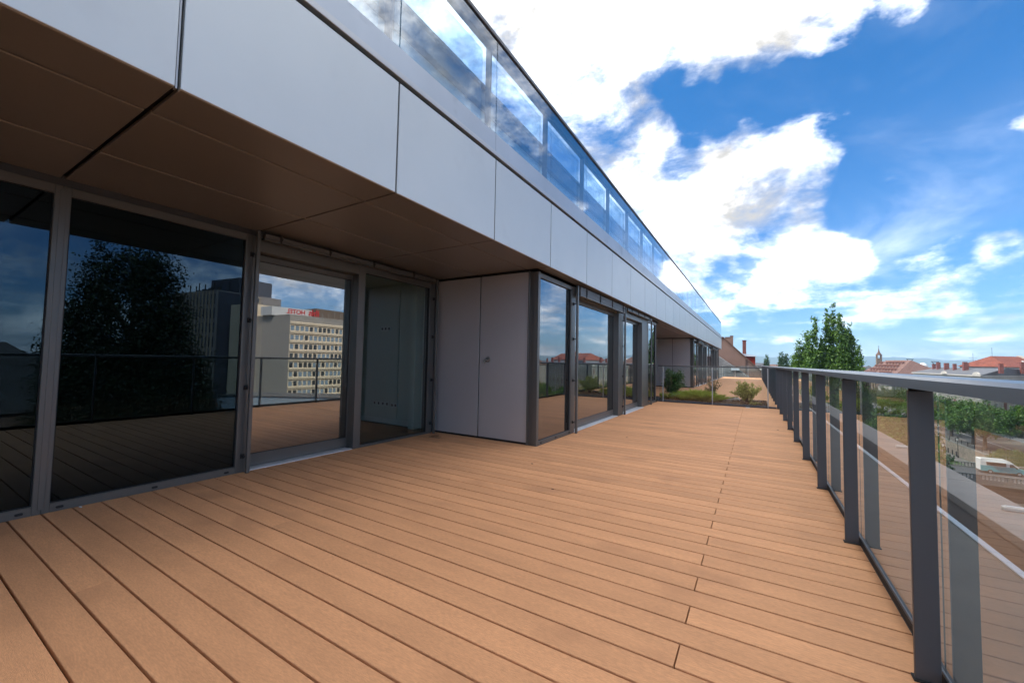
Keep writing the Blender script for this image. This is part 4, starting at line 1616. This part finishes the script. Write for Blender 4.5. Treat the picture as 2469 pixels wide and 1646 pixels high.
# --- red-roofed block behind it
RB = empty('red_roofed_block', (80, 222, -18), ang * .75, label='large block with orange-red tiled hip roof behind the grey house', cat='building', group='roofs of the old town')
part(RB, 'wall', MB().box(-9, 30, -6, 8, 0, 20.2), STUCCO2)
vs = [(-9.6, -6.6, 20.2), (30, -6.6, 20.2), (30, 8.6, 20.2), (-9.6, 8.6, 20.2), (-5.5, 1, 24.2), (30, 1, 24.2)]
rr = part(RB, 'roof', MB().add(vs, [(0, 1, 5, 4), (1, 2, 5), (2, 3, 4, 5), (3, 0, 4), (3, 2, 1, 0)]), TILE)
part(rr, 'skylight', MB().box(2.0, 3.1, -3.2, -2.6, 22.0, 22.6), WINF)
part(rr, 'firewall', MB().prism([(-6.8, 20.2), (.6, 24.6), (1.6, 24.6), (1.2, 20.2)], 0, 6.5, 7.3), STUCCO2)
part(rr, 'chimney', MB().box(9, 10.2, -1, 0, 22, 25.2), BRICK)

# --- hall with the big pinkish roof and rows of dormer vents, church spire behind
HA = empty('brown_hall', (67.72, 308.0, -18), label='brown stone hall with steep pinkish roof full of small vents', cat='building')
a2_ = math.atan2(329.62 - 308.02, 60.79 - 67.72)      # long side direction
vx, vy = math.cos(a2_), math.sin(a2_)
wx, wy = vy, -vx                                       # across, to the right
LH, WH = 34.0, 27.0
ZH = 14.2


def hp(a, b_, z):
    return (a * vx + b_ * wx, a * vy + b_ * wy, z)


pts = [hp(0, 0, 0), hp(0, WH, 0), hp(LH, WH, 0), hp(LH, 0, 0)]
part(HA, 'wall', MB().prism([p[:2] for p in pts], 2, 0, ZH), SAND)
vs = [hp(-.6, -.6, ZH), hp(-.6, WH + .6, ZH), hp(LH + .6, WH + .6, ZH), hp(LH + .6, -.6, ZH), hp(8.5, WH / 2, ZH + 9.6), hp(LH - 4, WH / 2, ZH + 9.6)]
hr_ = part(HA, 'roof', MB().add(vs, [(0, 1, 4), (1, 2, 5, 4), (2, 3, 5), (3, 0, 4, 5), (3, 2, 1, 0)]), TILEP)
SLOPE = Vector(hp(0, WH / 2, 9.6)) / (WH / 2 + .6)
for r_ in range(4):
    for c in range(9):
        if (c + r_ * 2) % 9 in (4,) and r_ != 1:
            continue
        a = 6 + c * 2.7 + r_ * .4
        t = .15 + r_ * .21
        lim = 8.5 * t
        if a < lim + 1.2 or a > LH - 4 * t - 1:
            continue
        b_ = -.6 + t * (WH / 2 + .6)
        z = ZH + t * 9.6
        q0, q1 = Vector(hp(a - .55, b_ - .95, z + .25)), Vector(hp(a + .55, b_ - .95, z + .25))
        mq = MB()
        mq.add([q0, q1, Vector(hp(a, b_ - .95, z + 1.25)), Vector(hp(a, b_ + 1.3, z + 1.5)), hp(a - .55, b_ - .3, z + .1), hp(a + .55, b_ - .3, z + .1)],
               [(0, 1, 2), (0, 2, 3, 4), (1, 5, 3, 2), (0, 4, 5, 1)])
        o = mq.build('roof_vent', SHUT)
        o.parent = hr_
pil = MB()
for i in range(14):
    a = 1.2 + i * 2.45
    if i in (5,):
        continue
    p = [hp(a, -.5, 0)[:2], hp(a + .9, -.5, 0)[:2], hp(a + .9, .1, 0)[:2], hp(a, .1, 0)[:2]]
    mq = MB().prism(p, 2, 1, ZH - .3)
    part(HA, 'pilaster', mq, SAND2)
SP = empty('church_spire', (70.2, 352, -18), label='small brown church spire with open belfry and cross', cat='spire')
part(SP, 'tower', MB().box(-1.3, 1.3, -1.3, 1.3, 0, 25.2), SAND)
mq = MB()
for (x, y) in ((-1.05, -1.05), (1.05, -1.05), (1.05, 1.05), (-1.05, 1.05)):
    mq.box(x - .25, x + .25, y - .25, y + .25, 25.2, 27.3)
part(SP, 'belfry', mq, SAND)
mq = MB().lathe([(1.75, 27.3), (1.25, 28.1), (.55, 29.3), (.28, 30.6), (.10, 32.2), (.06, 32.6)], (0, 0, 0), 8)
part(SP, 'spire', mq, TILEB)
part(SP, 'cross', MB().box(-.06, .06, -.06, .06, 32.4, 33.6).box(-.4, .4, -.05, .05, 32.95, 33.1), IRON)

hip_house('white_house', (65.5, 291, -18), .45, 13, 9, 9.6, 2.2, STUCCO2, ROOFG, 'pale house with small windows below the corner of the brown hall')
hip_house('small_house', (50, 330, -18), .2, 14, 10, 15.5, 4.6, STUCCO2, TILEB, 'house with brown tiled roof left of the church spire', [(2, 1, 21.5, .5)])
hip_house('small_house', (58, 372, -18), .5, 13, 9, 16.2, 3.9, WINF, ROOFG, 'white-walled house with grey gabled roof just left of the spire')
hip_house('small_house', (31, 262, -18), .3, 15, 9, 12.6, 4.8, STUCCO2, TILEB, 'pale house with brown roof behind the right-hand poplar', [(-2, 0, 18.6, .5)])
hip_house('dark_roofed_house', (90, 300, -18), .4, 16, 10, 15.2, 3.4, STUCCO2, SLATE, 'dark mansard-roofed house between the brown hall and the grey house', [(-3, 1, 19.6, .6), (4, 1, 19.6, .6)])
hip_house('brick_house', (89, 262, -18), .5, 22, 10, 16.8, 2.4, BRICK, SLATE, 'low brick-fronted house behind the row of red chimneys', [(-7, 0, 20.6, .6), (0, 0, 20.8, .6), (6, 0, 20.6, .6)])
hip_house('flat_roofed_block', (104, 270, -18), .5, 20, 12, 19.2, .5, STUCCO, ROOFG, 'flat-topped block left of the red tiled roof', [(3, 0, 20.7, .8)])
hip_house('dormer_house', (92, 176, -18), ang, 26, 12, 17.4, 5.2, STUCCO, TILEB, 'dark brown roofed house with white dormers, mirrored in the corner window', [(-8, 0, 24, .6), (0, 0, 24.2, .6)], None, 4)
hip_house('slate_house', (118, 190, -18), ang, 22, 12, 17.6, 6.0, STUCCO, SLATE, 'tall slate-roofed house behind the dormer house, mirrored in the corner window', [(5, 0, 25, .6)])

# antennas and masts on the skyline
def mast(name, loc, h, arms, label, r=.05):
    mq = MB().tube([(0, 0, 0), (0, 0, h)], r, 5)
    for (z, w) in arms:
        mq.tube([(-w, 0, z), (w, 0, z)], r * .7, 4)
        for q in np.linspace(-w, w, 5):
            mq.tube([(q, -.35, z), (q, .35, z)], r * .5, 4)
    return tag(mq.build(name, IRON, None, loc), label, 'antenna', 'antennas on the roofs')


mast('roof_antenna', (79.0, 246, .8), 7.2, [(5.2, 1.2), (4.2, .8)], 'roof antenna left of the tall mast, near the red roof')
mast('roof_antenna', (84.5, 246, .8), 9.5, [(4.4, 1.6)], 'tall thin mast just left of the red tiled roof')
mast('roof_antenna', (87.5, 226, 6.0), 4.2, [(3.8, .8)], 'antenna standing on the ridge of the red tiled roof')
mast('roof_antenna', (67.0, 246, -.5), 4.2, [(3.6, .8)], 'small antenna above the red chimneys')
for (x, y, h, lab) in ((104.0, 430, 8.2, 'left of two dark lattice masts with spread heads on the skyline'), (118.0, 430, 6.4, 'right of two dark lattice masts with spread heads on the skyline')):
    mq = MB().tube([(0, 0, -16), (0, 0, h - 2.5)], .45, 6)
    mq.tube([(0, 0, h - 3), (-1.7, 0, h)], .25, 5).tube([(0, 0, h - 3), (1.7, 0, h)], .25, 5).tube([(-2.2, 0, h), (2.2, 0, h)], .28, 5).tube([(-1.1, 0, h - 1.7), (1.1, 0, h - 1.7)], .22, 5)
    tag(mq.build('lattice_mast', mat('mast steel', (.05, .08, .10), .6), None, (x, y, 0)), lab, 'mast', 'skyline masts')
mq = MB().lathe([(.4, -16), (.8, -2), (1.2, -.6), (2.2, .4), (2.9, 1.8), (2.9, 3.4), (2.2, 4.8), (1.0, 5.6), (.2, 5.8)], (0, 0, 0), 16)
tag(mq.build('white_dome', WINF, None, (106, 410, -.5), True), 'white round water-tower dome beside the dark masts', 'tower')

# --- old house past the end of the terrace: gable, slate wing, dormer
OH = empty('old_gabled_house', (-3, 50, -18), label='old house with pinkish gable wall, tiled roof and red dormer', cat='building')
zb = 18.0


def ohp(name, mq, m, parent=None):
    o = mq.build(name, m)
    o.parent = parent or OH
    o.location = -OH.location if parent is None else (0, 0, 0)
    return o


ohp('gable_wall', MB().prism([(-14, -18), (1.2, -18), (1.2, -.1), (-2.77, 3.95), (-3.6, 3.95), (-14, -3)], 1, 50, 50.5), PINK)
ohp('side_wall', MB().box(.8, 1.199, 50.5, 62, -18, -.1), PINK)
rm = MB()
rm.add([(-2.85, 49.9, 4.06), (1.55, 49.9, -.42), (1.55, 62, -.42), (-2.85, 62, 4.06), (-2.95, 49.9, 3.9), (1.45, 49.9, -.6), (1.45, 62, -.6), (-2.95, 62, 3.9)],
       [(0, 1, 2, 3), (4, 7, 6, 5), (0, 4, 5, 1), (1, 5, 6, 2), (2, 6, 7, 3), (3, 7, 4, 0)])
rm.add([(-3.4, 49.9, 4.02), (-2.85, 49.9, 4.061), (-2.85, 62, 4.061), (-3.4, 62, 4.02), (-14, 49.9, -3), (-14, 62, -3)], [(0, 1, 2, 3), (4, 0, 3, 5)])
orf = ohp('roof', rm, TILEB)
orw = -OH.location
for (x0, x1, y0, y1, z0, z1) in ((-2.28, -2.03, 50.05, 51.2, 3.0, 4.22), (-2.78, -2.28, 50.06, 51.1, 3.4, 4.08), (-3.16, -2.95, 50.05, 51.2, 3.3, 4.10)):
    ohp('chimney', MB().box(x0, x1, y0, y1, z0, z1).box(x0 - .03, x1 + .03, y0 - .03, y1 + .03, z1, z1 + .07), PINK)
ohp('chimney', MB().box(-1.18, -.82, 53, 53.5, 1.8, 3.85).box(-1.22, -.78, 52.96, 53.54, 3.85, 3.94), BRICK)
dm = MB().prism([(-.85, 2.02), (.06, 2.02), (.06, 1.10)], 1, 50.7, 52.6)
dd = ohp('dormer', dm, WOODR)
ohp('dormer_roof', MB().prism([(-1.25, 2.36), (.16, 2.14), (.16, 2.03), (-1.0, 2.06)], 1, 50.5, 52.9), SILL)
ohp('dormer_window', MB().box(.061, .075, 50.9, 52.4, 1.3, 1.9), WINF)
ohp('gutter', MB().tube([(1.62, 49.9, -.45), (1.62, 62, -.45)], .09, 6), TRIM)
ohp('downpipe', MB().tube([(-.80, 49.95, 1.75), (-.80, 49.95, -2)], .03, 6), BLACK)
for i in range(3):   # small balcony stack beyond the dormer
    ohp('balcony', MB().box(.3, 1.0 + .2 * i, 54 + i, 56 + i, .95 - .5 * i, 1.05 - .5 * i).box(.9 + .2 * i, .95 + .2 * i, 54 + i, 56 + i, 1.05 - .5 * i, 1.5 - .5 * i), IRON)
SW = empty('slate_roofed_wing', (-6, 46, -18), label='low wing with grey slate hip roof at the end of the terrace', cat='building')


def swp(name, mq, m):
    o = mq.build(name, m)
    o.parent = SW
    o.location = -SW.location
    return o


ap = (-3.27, 48.0, 1.98)
fr = (-.40, 43.4, -.10)
swp('wall', MB().box(-13, -.6, 43.6, 49.9, -18, -.9), PINK)
rf = MB()
fr2 = (.9, 43.2, -1.1)
e1 = (.9, 49.95, -1.1)
rf.add([ap, fr2, (-13, 43.2, -1.1), (-13, 48, 1.98), e1, (-3.27, 49.95, 1.98), (-13, 49.95, 1.98)],
       [(0, 3, 2, 1), (0, 1, 4, 5), (0, 5, 6, 3)])
swp('roof', rf, SLATE)
swp('hip_capping', MB().tube([ap, fr2], .035, 6), ROOFG)
swp('roof_hatch', MB().box(-2.0, -1.3, 45.3, 45.9, .55, .9), SILL)

# --- hotel (mirrored in the door glass)
CONCW = mat('hotel concrete', (0.68, 0.56, 0.40), .85, var=.08, scale=.3, rand=.03)
CONCG = mat('hotel end wall', (0.30, 0.275, 0.24), .85, var=.06, scale=.4)
HT = empty('hotel_building', (115.3, 70.8, -18), label='beige concrete hotel slab with grid of windows and red rooftop sign', cat='building')
ha = math.atan2(90.07 - 70.8, 116.27 - 115.24)
hx, hy = math.cos(ha), math.sin(ha)
HLn, HD = 42.0, 18.0


def htp(a, b_, z):
    return (a * hx + b_ * hy, a * hy - b_ * hx, z)


part(HT, 'wall', MB().prism([htp(0, 0, 0)[:2], htp(HLn, 0, 0)[:2], htp(HLn, HD, 0)[:2], htp(0, HD, 0)[:2]], 2, 0, 32.2), CONCG)
bay, fl = 1.62, 2.9
wme = MB()
wme.box(.06, bay - .06, -.10, .02, 1.05, 2.55, 0)
for (a, b_, c, e) in ((.0, .22, .95, 2.7), (bay - .22, bay, .95, 2.7), (.22, bay - .22, 2.55, 2.7)):
    wme.box(a, b_, -.24, .0, c, e, 1)
wme.v = [(a, -b_, c) for (a, b_, c) in wme.v]
wm1 = wme.mesh('window', [WINP, CONCW])
wm2 = MB()
wm2.v, wm2.f, wm2.m = list(wme.v), list(wme.f), list(wme.m)
wm2 = wm2.mesh('window', [mat('drawn curtain', (.20, .27, .33), .5, var=.1, scale=2), CONCW])
spm = MB()
spm.prism([(.0, .0), (-.42, .10), (-.55, .72), (-.22, .95), (.0, .95)], 0, .03, bay - .03)
spm.v = [(a, -b_, c) for (a, b_, c) in spm.v]
spn = spm.mesh('spandrel_panel', CONCW)
for f in range(11):
    for c in range(26):
        q = rnd.random()
        for nm, meq in (('window', wm2 if q > .3 else wm1), ('spandrel_panel', spn)):
            if f == 10 and nm == 'window':
                continue
            o = link(nm, meq, HT)
            o.location = htp(c * bay, -.005, f * fl + .1)
            o.rotation_euler = (0, 0, ha)
part(HT, 'roof_house', MB().prism([htp(12, 4, 0)[:2], htp(HLn, 4, 0)[:2], htp(HLn, 15, 0)[:2], htp(12, 15, 0)[:2]], 2, 32.2, 35.6), SAND)
part(HT, 'white_plant_room', MB().prism([htp(-1, 8, 0)[:2], htp(11.5, 6, 0)[:2], htp(11.5, 14, 0)[:2], htp(-1, 14, 0)[:2]], 2, 32.2, 35.0), WINF)
part(HT, 'stair_tower', MB().prism([htp(-2, 18.1, 0)[:2], htp(9, 18.1, 0)[:2], htp(9, 30, 0)[:2], htp(-2, 30, 0)[:2]], 2, 0, 36.2), CONCW)
mq = MB()
for i in range(2):
    c = htp(30 + i * 4.5, 3.4, 34.4)
    mq.lathe([(.1, -.3), (.6, -.15), (1.0, .15)], c, 12)
part(HT, 'satellite_dish', mq, WINF)
mq = MB()
for i in range(14):
    p = htp(8 + i * 2.4, 2.0, 0)
    mq.box(p[0] - .03, p[0] + .03, p[1] - .03, p[1] + .03, 32.2, 37.0 if i > 3 else 34)
pA, pB = htp(15, 2.0, 36.9), htp(HLn, 2.0, 36.9)
mq.tube([pA, pB], .04, 4)
part(HT, 'roof_railing', mq, TRIM)
SIGN = mat('red sign', (.55, .02, .02), .5)


def text_mesh(s, size, bold=0.0):
    cu = bpy.data.curves.new('lettering', 'FONT')
    cu.body = s
    cu.size = size
    cu.extrude = .08
    cu.offset = bold
    o = bpy.data.objects.new('lettering', cu)
    COL.objects.link(o)
    bpy.context.view_layer.update()
    me_ = bpy.data.meshes.new_from_object(o.evaluated_get(bpy.context.evaluated_depsgraph_get()))
    bpy.data.objects.remove(o)
    me_.materials.clear()
    me_.materials.append(SIGN)
    return me_


# letters read left to right for someone standing in front of the hotel
for (s, size, a0, bold) in (('ibis', 3.0, 10.3, .06), ('HOTEL', 2.0, 5.2, .03)):
    o = link('sign', text_mesh(s, size, bold), HT)
    o.location = htp(a0, .3, 32.45)
    o.rotation_euler = (math.pi / 2, 0, ha + math.pi)
# --- tower block left of it
TW = empty('tower_block', (151.9, 65.7, -18), label='dark high tower block with narrow window strips beside the hotel', cat='building')
TWM = mat('tower cladding', (0.23, 0.21, 0.20), .8, var=.06, scale=.3)
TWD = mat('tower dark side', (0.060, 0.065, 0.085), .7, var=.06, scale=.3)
la = math.atan2(62.55 - 65.66, 176.34 - 151.87)
tx, ty = math.cos(la), math.sin(la)


def twp(a, b_, z):
    return (a * tx - b_ * ty, a * ty + b_ * tx, z)


part(TW, 'wall', MB().prism([twp(0, 0, 0)[:2], twp(27, 0, 0)[:2], twp(27, 24, 0)[:2], twp(0, 24, 0)[:2]], 2, 0, 41.8), TWM)
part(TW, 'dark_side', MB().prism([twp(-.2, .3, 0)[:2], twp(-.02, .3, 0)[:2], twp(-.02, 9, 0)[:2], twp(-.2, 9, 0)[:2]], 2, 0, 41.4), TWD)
part(TW, 'core', MB().prism([twp(3, 9, 0)[:2], twp(20, 9, 0)[:2], twp(20, 22, 0)[:2], twp(3, 22, 0)[:2]], 2, 41.8, 48.0), TWD)
part(TW, 'projecting_bay', MB().prism([twp(-2.6, 9.2, 0)[:2], twp(-.02, 9.2, 0)[:2], twp(-.02, 14, 0)[:2], twp(-2.6, 14, 0)[:2]], 2, 28, 41.0), SAND2)
slot = MB().box(-.28, .28, -.08, .05, 0, 3.6).mesh('window', WINP)
rib = MB().box(-.22, .22, -.35, .0, 0, 41.6).mesh('rib', SAND2)
for c in range(13):
    for f in range(8):
        o = link('window', slot, TW)
        o.location = twp(1.3 + c * 2.02, -.02, 1.5 + f * 5.05)
        o.rotation_euler = (0, 0, la)
    o = link('rib', rib, TW)
    o.location = twp(2.3 + c * 2.02, 0, 0)
    o.rotation_euler = (0, 0, la)
for q in range(6):
    for s in range(2):
        o = link('window', MB().box(-.6, .6, -.06, .05, 0, 1.5).mesh('window', WINP) if q == 0 and s == 0 else sq, TW)
        if q == 0 and s == 0:
            sq = o.data
        o.location = twp(-2.62, 10.4 + s * 2.2, 29 + q * 2.0)
        o.rotation_euler = (0, 0, la - math.pi / 2)
mq = MB()
for i in range(12):
    p = twp(5 + i * 1.9, 3 + (i * 5) % 7, 0)
    hgt = 1.5 + (i * 7) % 4
    mq.box(p[0] - .15, p[0] + .15, p[1] - .15, p[1] + .15, 41.8, 42 + hgt)
    if i % 3 == 0:
        mq.box(p[0] - 1.2, p[0] + 1.2, p[1] - .6, p[1] + .6, 41.8, 43.6)
p = twp(6, 12, 0)
mq.tube([(p[0], p[1], 48), (p[0], p[1], 58)], .12, 5)
part(TW, 'roof_equipment', mq, IRON)
# low blue-grey hall in front of the hotel, and the dormered house at the far left of the dark glass
hip_house('low_hall', (93, 59, -18), -.55, 30, 10, 9.3, .4, mat('blue-grey cladding', (.24, .30, .36), .6, var=.05), ROOFG, 'low blue-grey flat hall at the foot of the hotel', group='buildings mirrored in the glazing')
hip_house('dormered_house', (64, 3.5, -18), 1.35, 26, 14, 12.6, 7.5, PINK, SLATE, 'dark slate house with dormers across the street, mirrored in the leftmost window', [(3, 2, 21, .6)], None, 4, group='buildings mirrored in the glazing')

# far town: roofs that run together into one mass
mq = MB()
rg = np.random.default_rng(77)
for i in range(900):
    az = R(rg.uniform(-12, 78))
    dist = rg.uniform(420, 2600)
    x, y = math.sin(az) * dist, math.cos(az) * dist
    w, l, hh = rg.uniform(4, 9), rg.uniform(5, 14), rg.uniform(10, 17.5)
    r_ = rg.uniform(2, 5)
    th = rg.uniform(0, 3.14)
    ct, sn = math.cos(th), math.sin(th)

    def tr_(a, b_, z):
        return (x + a * ct - b_ * sn, y + a * sn + b_ * ct, z - 18)
    mi = int(rg.integers(0, 3))
    mq.add([tr_(-l, -w, 0), tr_(l, -w, 0), tr_(l, w, 0), tr_(-l, w, 0), tr_(-l, -w, hh), tr_(l, -w, hh), tr_(l, w, hh), tr_(-l, w, hh)],
           [(0, 1, 5, 4), (1, 2, 6, 5), (2, 3, 7, 6), (3, 0, 4, 7)], 3)
    mq.add([tr_(-l, -w, hh), tr_(l, -w, hh), tr_(l, w, hh), tr_(-l, w, hh), tr_(-l * .8, 0, hh + r_), tr_(l * .8, 0, hh + r_)],
           [(0, 1, 5, 4), (1, 2, 5), (2, 3, 4, 5), (3, 0, 4)], mi)
tag(mq.build('far_town_roofs', [mat('far tile', (.17, .065, .042), .85, var=.2, scale=.02), mat('far slate', (.085, .085, .092), .8, var=.2, scale=.02), mat('far brown', (.12, .07, .055), .85), STUCCO2]),
    'distant mass of town roofs towards the hills', 'roofs', kind='stuff')
# far trees between the roofs
k = 60000
nt_ = 500
az = np.radians(rg.uniform(-12, 78, nt_))
ds = rg.uniform(350, 2400, nt_)
tc_ = np.stack([np.sin(az) * ds, np.cos(az) * ds, np.full(nt_, -8.0)], 1)
ti = rg.integers(0, nt_, k)
c_ = tc_[ti] + rg.normal(size=(k, 3)) * np.array([3.2, 3.2, 3.2])
a1, a2 = leaves(rg, c_, rg.uniform(1.0, 2.2, k), .7, .2)
tag(link('far_trees', quads_mesh('far_trees', c_, a1, a2, F_POP2)), 'distant dark trees scattered among the town roofs', 'trees', kind='stuff')

# hills on the horizon
mq = MB()
hv, hf = [], []
na = 160
prof_key = [(-14, 120), (0.1, 136), (1.9, 127), (3.8, 155), (9.7, 172), (13.2, 164), (14.8, 154), (16.7, 125), (17.4, 145), (18.0, 126), (22, 150), (26, 120), (33, 70), (45, 40), (80, 30)]


def hh_(a):
    for (a0, z0), (a1_, z1) in zip(prof_key[:-1], prof_key[1:]):
        if a0 <= a <= a1_:
            t = (a - a0) / (a1_ - a0)
            t = t * t * (3 - 2 * t)
            return z0 + (z1 - z0) * t
    return 30


for i in range(na + 1):
    a = -14 + 92 * i / na
    dist = 7020 + 2200 * min(max((a) / 18, 0), 1)
    dist = min(dist, 8900)
    z = hh_(a) + 4 * math.sin(a * 3.1) + 2.5 * math.sin(a * 7.7 + 1)
    ca, sa = math.cos(R(a)), math.sin(R(a))
    for (dd_, zz) in ((-1300, -18), (-700, -18 + z * .35), (-250, z * .72), (0, z), (120, z * .9)):
        dq = min((dist + dd_), 9150 / max(ca, .35))
        hv.append((sa * min(dq, 7700 / max(sa, .05)), ca * min(dq, 7700 / max(sa, .05)), zz))
for i in range(na):
    for j in range(4):
        hf.append((i * 5 + j, i * 5 + j + 1, (i + 1) * 5 + j + 1, (i + 1) * 5 + j))
mq.add(hv, hf)
tag(mq.build('hills', mat('wooded hills', (.045, .075, .045), .95, var=.25, scale=.004), None, None, True), kind='structure')

# ------------------------------------------------------------------ van on the bridge
VW = mat('van white paint', (.55, .57, .57), .3, var=.02, coat=.5)
VT = mat('van teal paint', (.03, .27, .31), .3, var=.05, scale=3, coat=.5, stain=((.45, .50, .30), 2.2, .63, .6))
TYRE = mat('tyre rubber', (.02, .02, .02), .85)
HUB = mat('hub steel', (.35, .35, .35), .45, .6)
VN = empty('food_van', (35.7, 110.6, -17.925), label='white and turquoise food van with open serving hatch on the bridge', cat='van')
low = [(0, .42), (5.55, .42), (5.9, .55), (5.92, .85), (5.75, 1.08), (5.05, 1.24), (4.55, 1.45), (0, 1.45)]
up = [(0, 1.451), (4.56, 1.451), (4.80, 1.451), (4.15, 2.05), (3.75, 2.45), (3.45, 2.62), (.15, 2.62), (0, 2.5)]
MB().prism(low, 1, -1.0, 1.0).build('body', VT, VN)
MB().prism(up, 1, -.97, .97).build('upper_body', VW, VN)
MB().prism([(3.62, 1.40), (4.62, 1.40), (4.02, 2.02), (3.62, 2.02)], 1, -.985, -.965).build('cab_window', WINP, VN)
MB().prism([(4.90, 1.40), (4.98, 1.30), (4.20, 2.06), (4.16, 2.06)], 1, -.85, .85).build('windscreen', WINP, VN)
MB().box(.75, 3.2, -.985, -.965, 1.50, 2.15).build('serving_hatch', mat('hatch interior', (.10, .06, .05), .7, var=.4, scale=3), VN)
MB().prism([(-1.75, 2.28), (-.98, 2.20), (-.98, 2.16), (-1.75, 2.24)], 0, .70, 3.3).build('awning', VW, VN)
MB().box(-.02, -.003, -.9, .9, .5, 2.4).build('rear_door', VW, VN)
MB().box(-.08, .2, -.95, .95, .36, .52, 0, .02).build('rear_bumper', TYRE, VN)
MB().box(5.5, 5.98, -.96, .96, .36, .60, 0, .04).build('front_bumper', TYRE, VN)
for s in (-1, 1):
    MB().box(5.72, 5.90, s * .8 - .16, s * .8 + .16, .84, 1.0, 0, .03).build('headlight', WINF, VN)
    for x in (1.2, 4.75):
        pr = [(x + .36 * math.cos(2 * math.pi * i / 20), .36 + .36 * math.sin(2 * math.pi * i / 20)) for i in range(20)]
        w = MB().prism(pr, 1, s * .90 - .12, s * .90 + .12).build('wheel', TYRE, VN)
        pr = [(x + .21 * math.cos(2 * math.pi * i / 14), .36 + .21 * math.sin(2 * math.pi * i / 14)) for i in range(14)]
        MB().prism(pr, 1, s * .90 + s * .115, s * .90 + s * .135).build('hub', HUB, w)
MB().box(4.35, 4.5, -1.22, -1.0, 1.30, 1.55, 0, .02).build('mirror', TYRE, VN)

# parked dark car far along the street, red tail lamp
CA = empty('parked_car', (50.5, 214.0, -18), 1.45, label='dark parked car with red tail lamp under the yellow-green trees', cat='car')
CP = mat('black car paint', (.015, .016, .02), .25, coat=.6)
MB().prism([(-2.1, .3), (2.1, .3), (2.2, .75), (1.2, .9), (.6, 1.4), (-1.2, 1.42), (-1.9, .95), (-2.2, .8)], 1, -.85, .85).build('body', CP, CA)
MB().prism([(-1.15, .95), (.95, .95), (.5, 1.34), (-1.1, 1.36)], 1, -.86, .86).build('window', WINP, CA)
for s in (-1, 1):
    MB().box(-2.22, -2.1, s * .62 - .16, s * .62 + .16, .72, .9).build('tail_lamp', mat('tail lamp red', (.6, .01, .01), .3), CA)
    for x in (-1.35, 1.35):
        pr = [(x + .32 * math.cos(2 * math.pi * i / 14), .32 + .32 * math.sin(2 * math.pi * i / 14)) for i in range(14)]
        MB().prism(pr, 1, s * .78 - .1, s * .78 + .1).build('wheel', TYRE, CA)


def lamp(loc, h, label):
    root = empty('street_lamp', loc, label=label, cat='street lamp', group='quay lamps')
    MB().lathe([(.16, 0), (.14, .5), (.07, .7), (.05, h - .9), (.06, h - .8)], (0, 0, 0), 8).build('pole', IRON, root)
    MB().lathe([(.12, h - .8), (.24, h - .25), (.26, h - .2)], (0, 0, 0), 8).build('lantern', WINF, root)
    MB().lathe([(.32, h - .2), (.16, h - .02), (.03, h + .12)], (0, 0, 0), 8).build('cap', IRON, root)
    return root


lamp((32.4, 114.9, -17.93), 4.2, 'black street lamp at the far balustrade of the bridge')
lamp((43.4, 145.0, -20.99), 5.0, 'black street lamp on the lower quay beside the lawn')
labs = ('first', 'second', 'third', 'fourth', 'fifth', 'sixth')
pos = [(43.7, 156.3), (43.7, 155.1), (43.7, 153.9), (43.7, 152.0), (43.7, 149.4), (43.7, 147.0)]
for i, (x, y) in enumerate(pos):
    mq = MB().lathe([(.11, 0), (.11, 1.0), (.15, 1.03), (.13, 1.2), (.03, 1.28)], (0, 0, 0), 8)
    tag(mq.build('bollard', IRON, None, (x, y, -20.99)), 'dark bollard at the foot of the retaining wall, %s from the far end' % labs[i], 'bollard', 'bollards on the quay')

# ------------------------------------------------------------------ the air
if HAZE > 0:
    mh = bpy.data.materials.new('haze')
    mh.use_nodes = True
    nt = mh.node_tree
    nt.nodes.clear()
    pv = nt.nodes.new('ShaderNodeVolumePrincipled')
    pv.inputs['Color'].default_value = (.52, .76, 1.0, 1)
    pv.inputs['Density'].default_value = HAZE
    pv.inputs['Anisotropy'].default_value = .2
    oo = nt.nodes.new('ShaderNodeOutputMaterial')
    nt.links.new(pv.outputs[0], oo.inputs['Volume'])
    hz = MB().box(-2900, 7900, -1500, 9400, -24.6, 235).build('haze', mh)
    tag(hz, kind='stuff')
    hz['label'] = 'thin summer haze over the town'
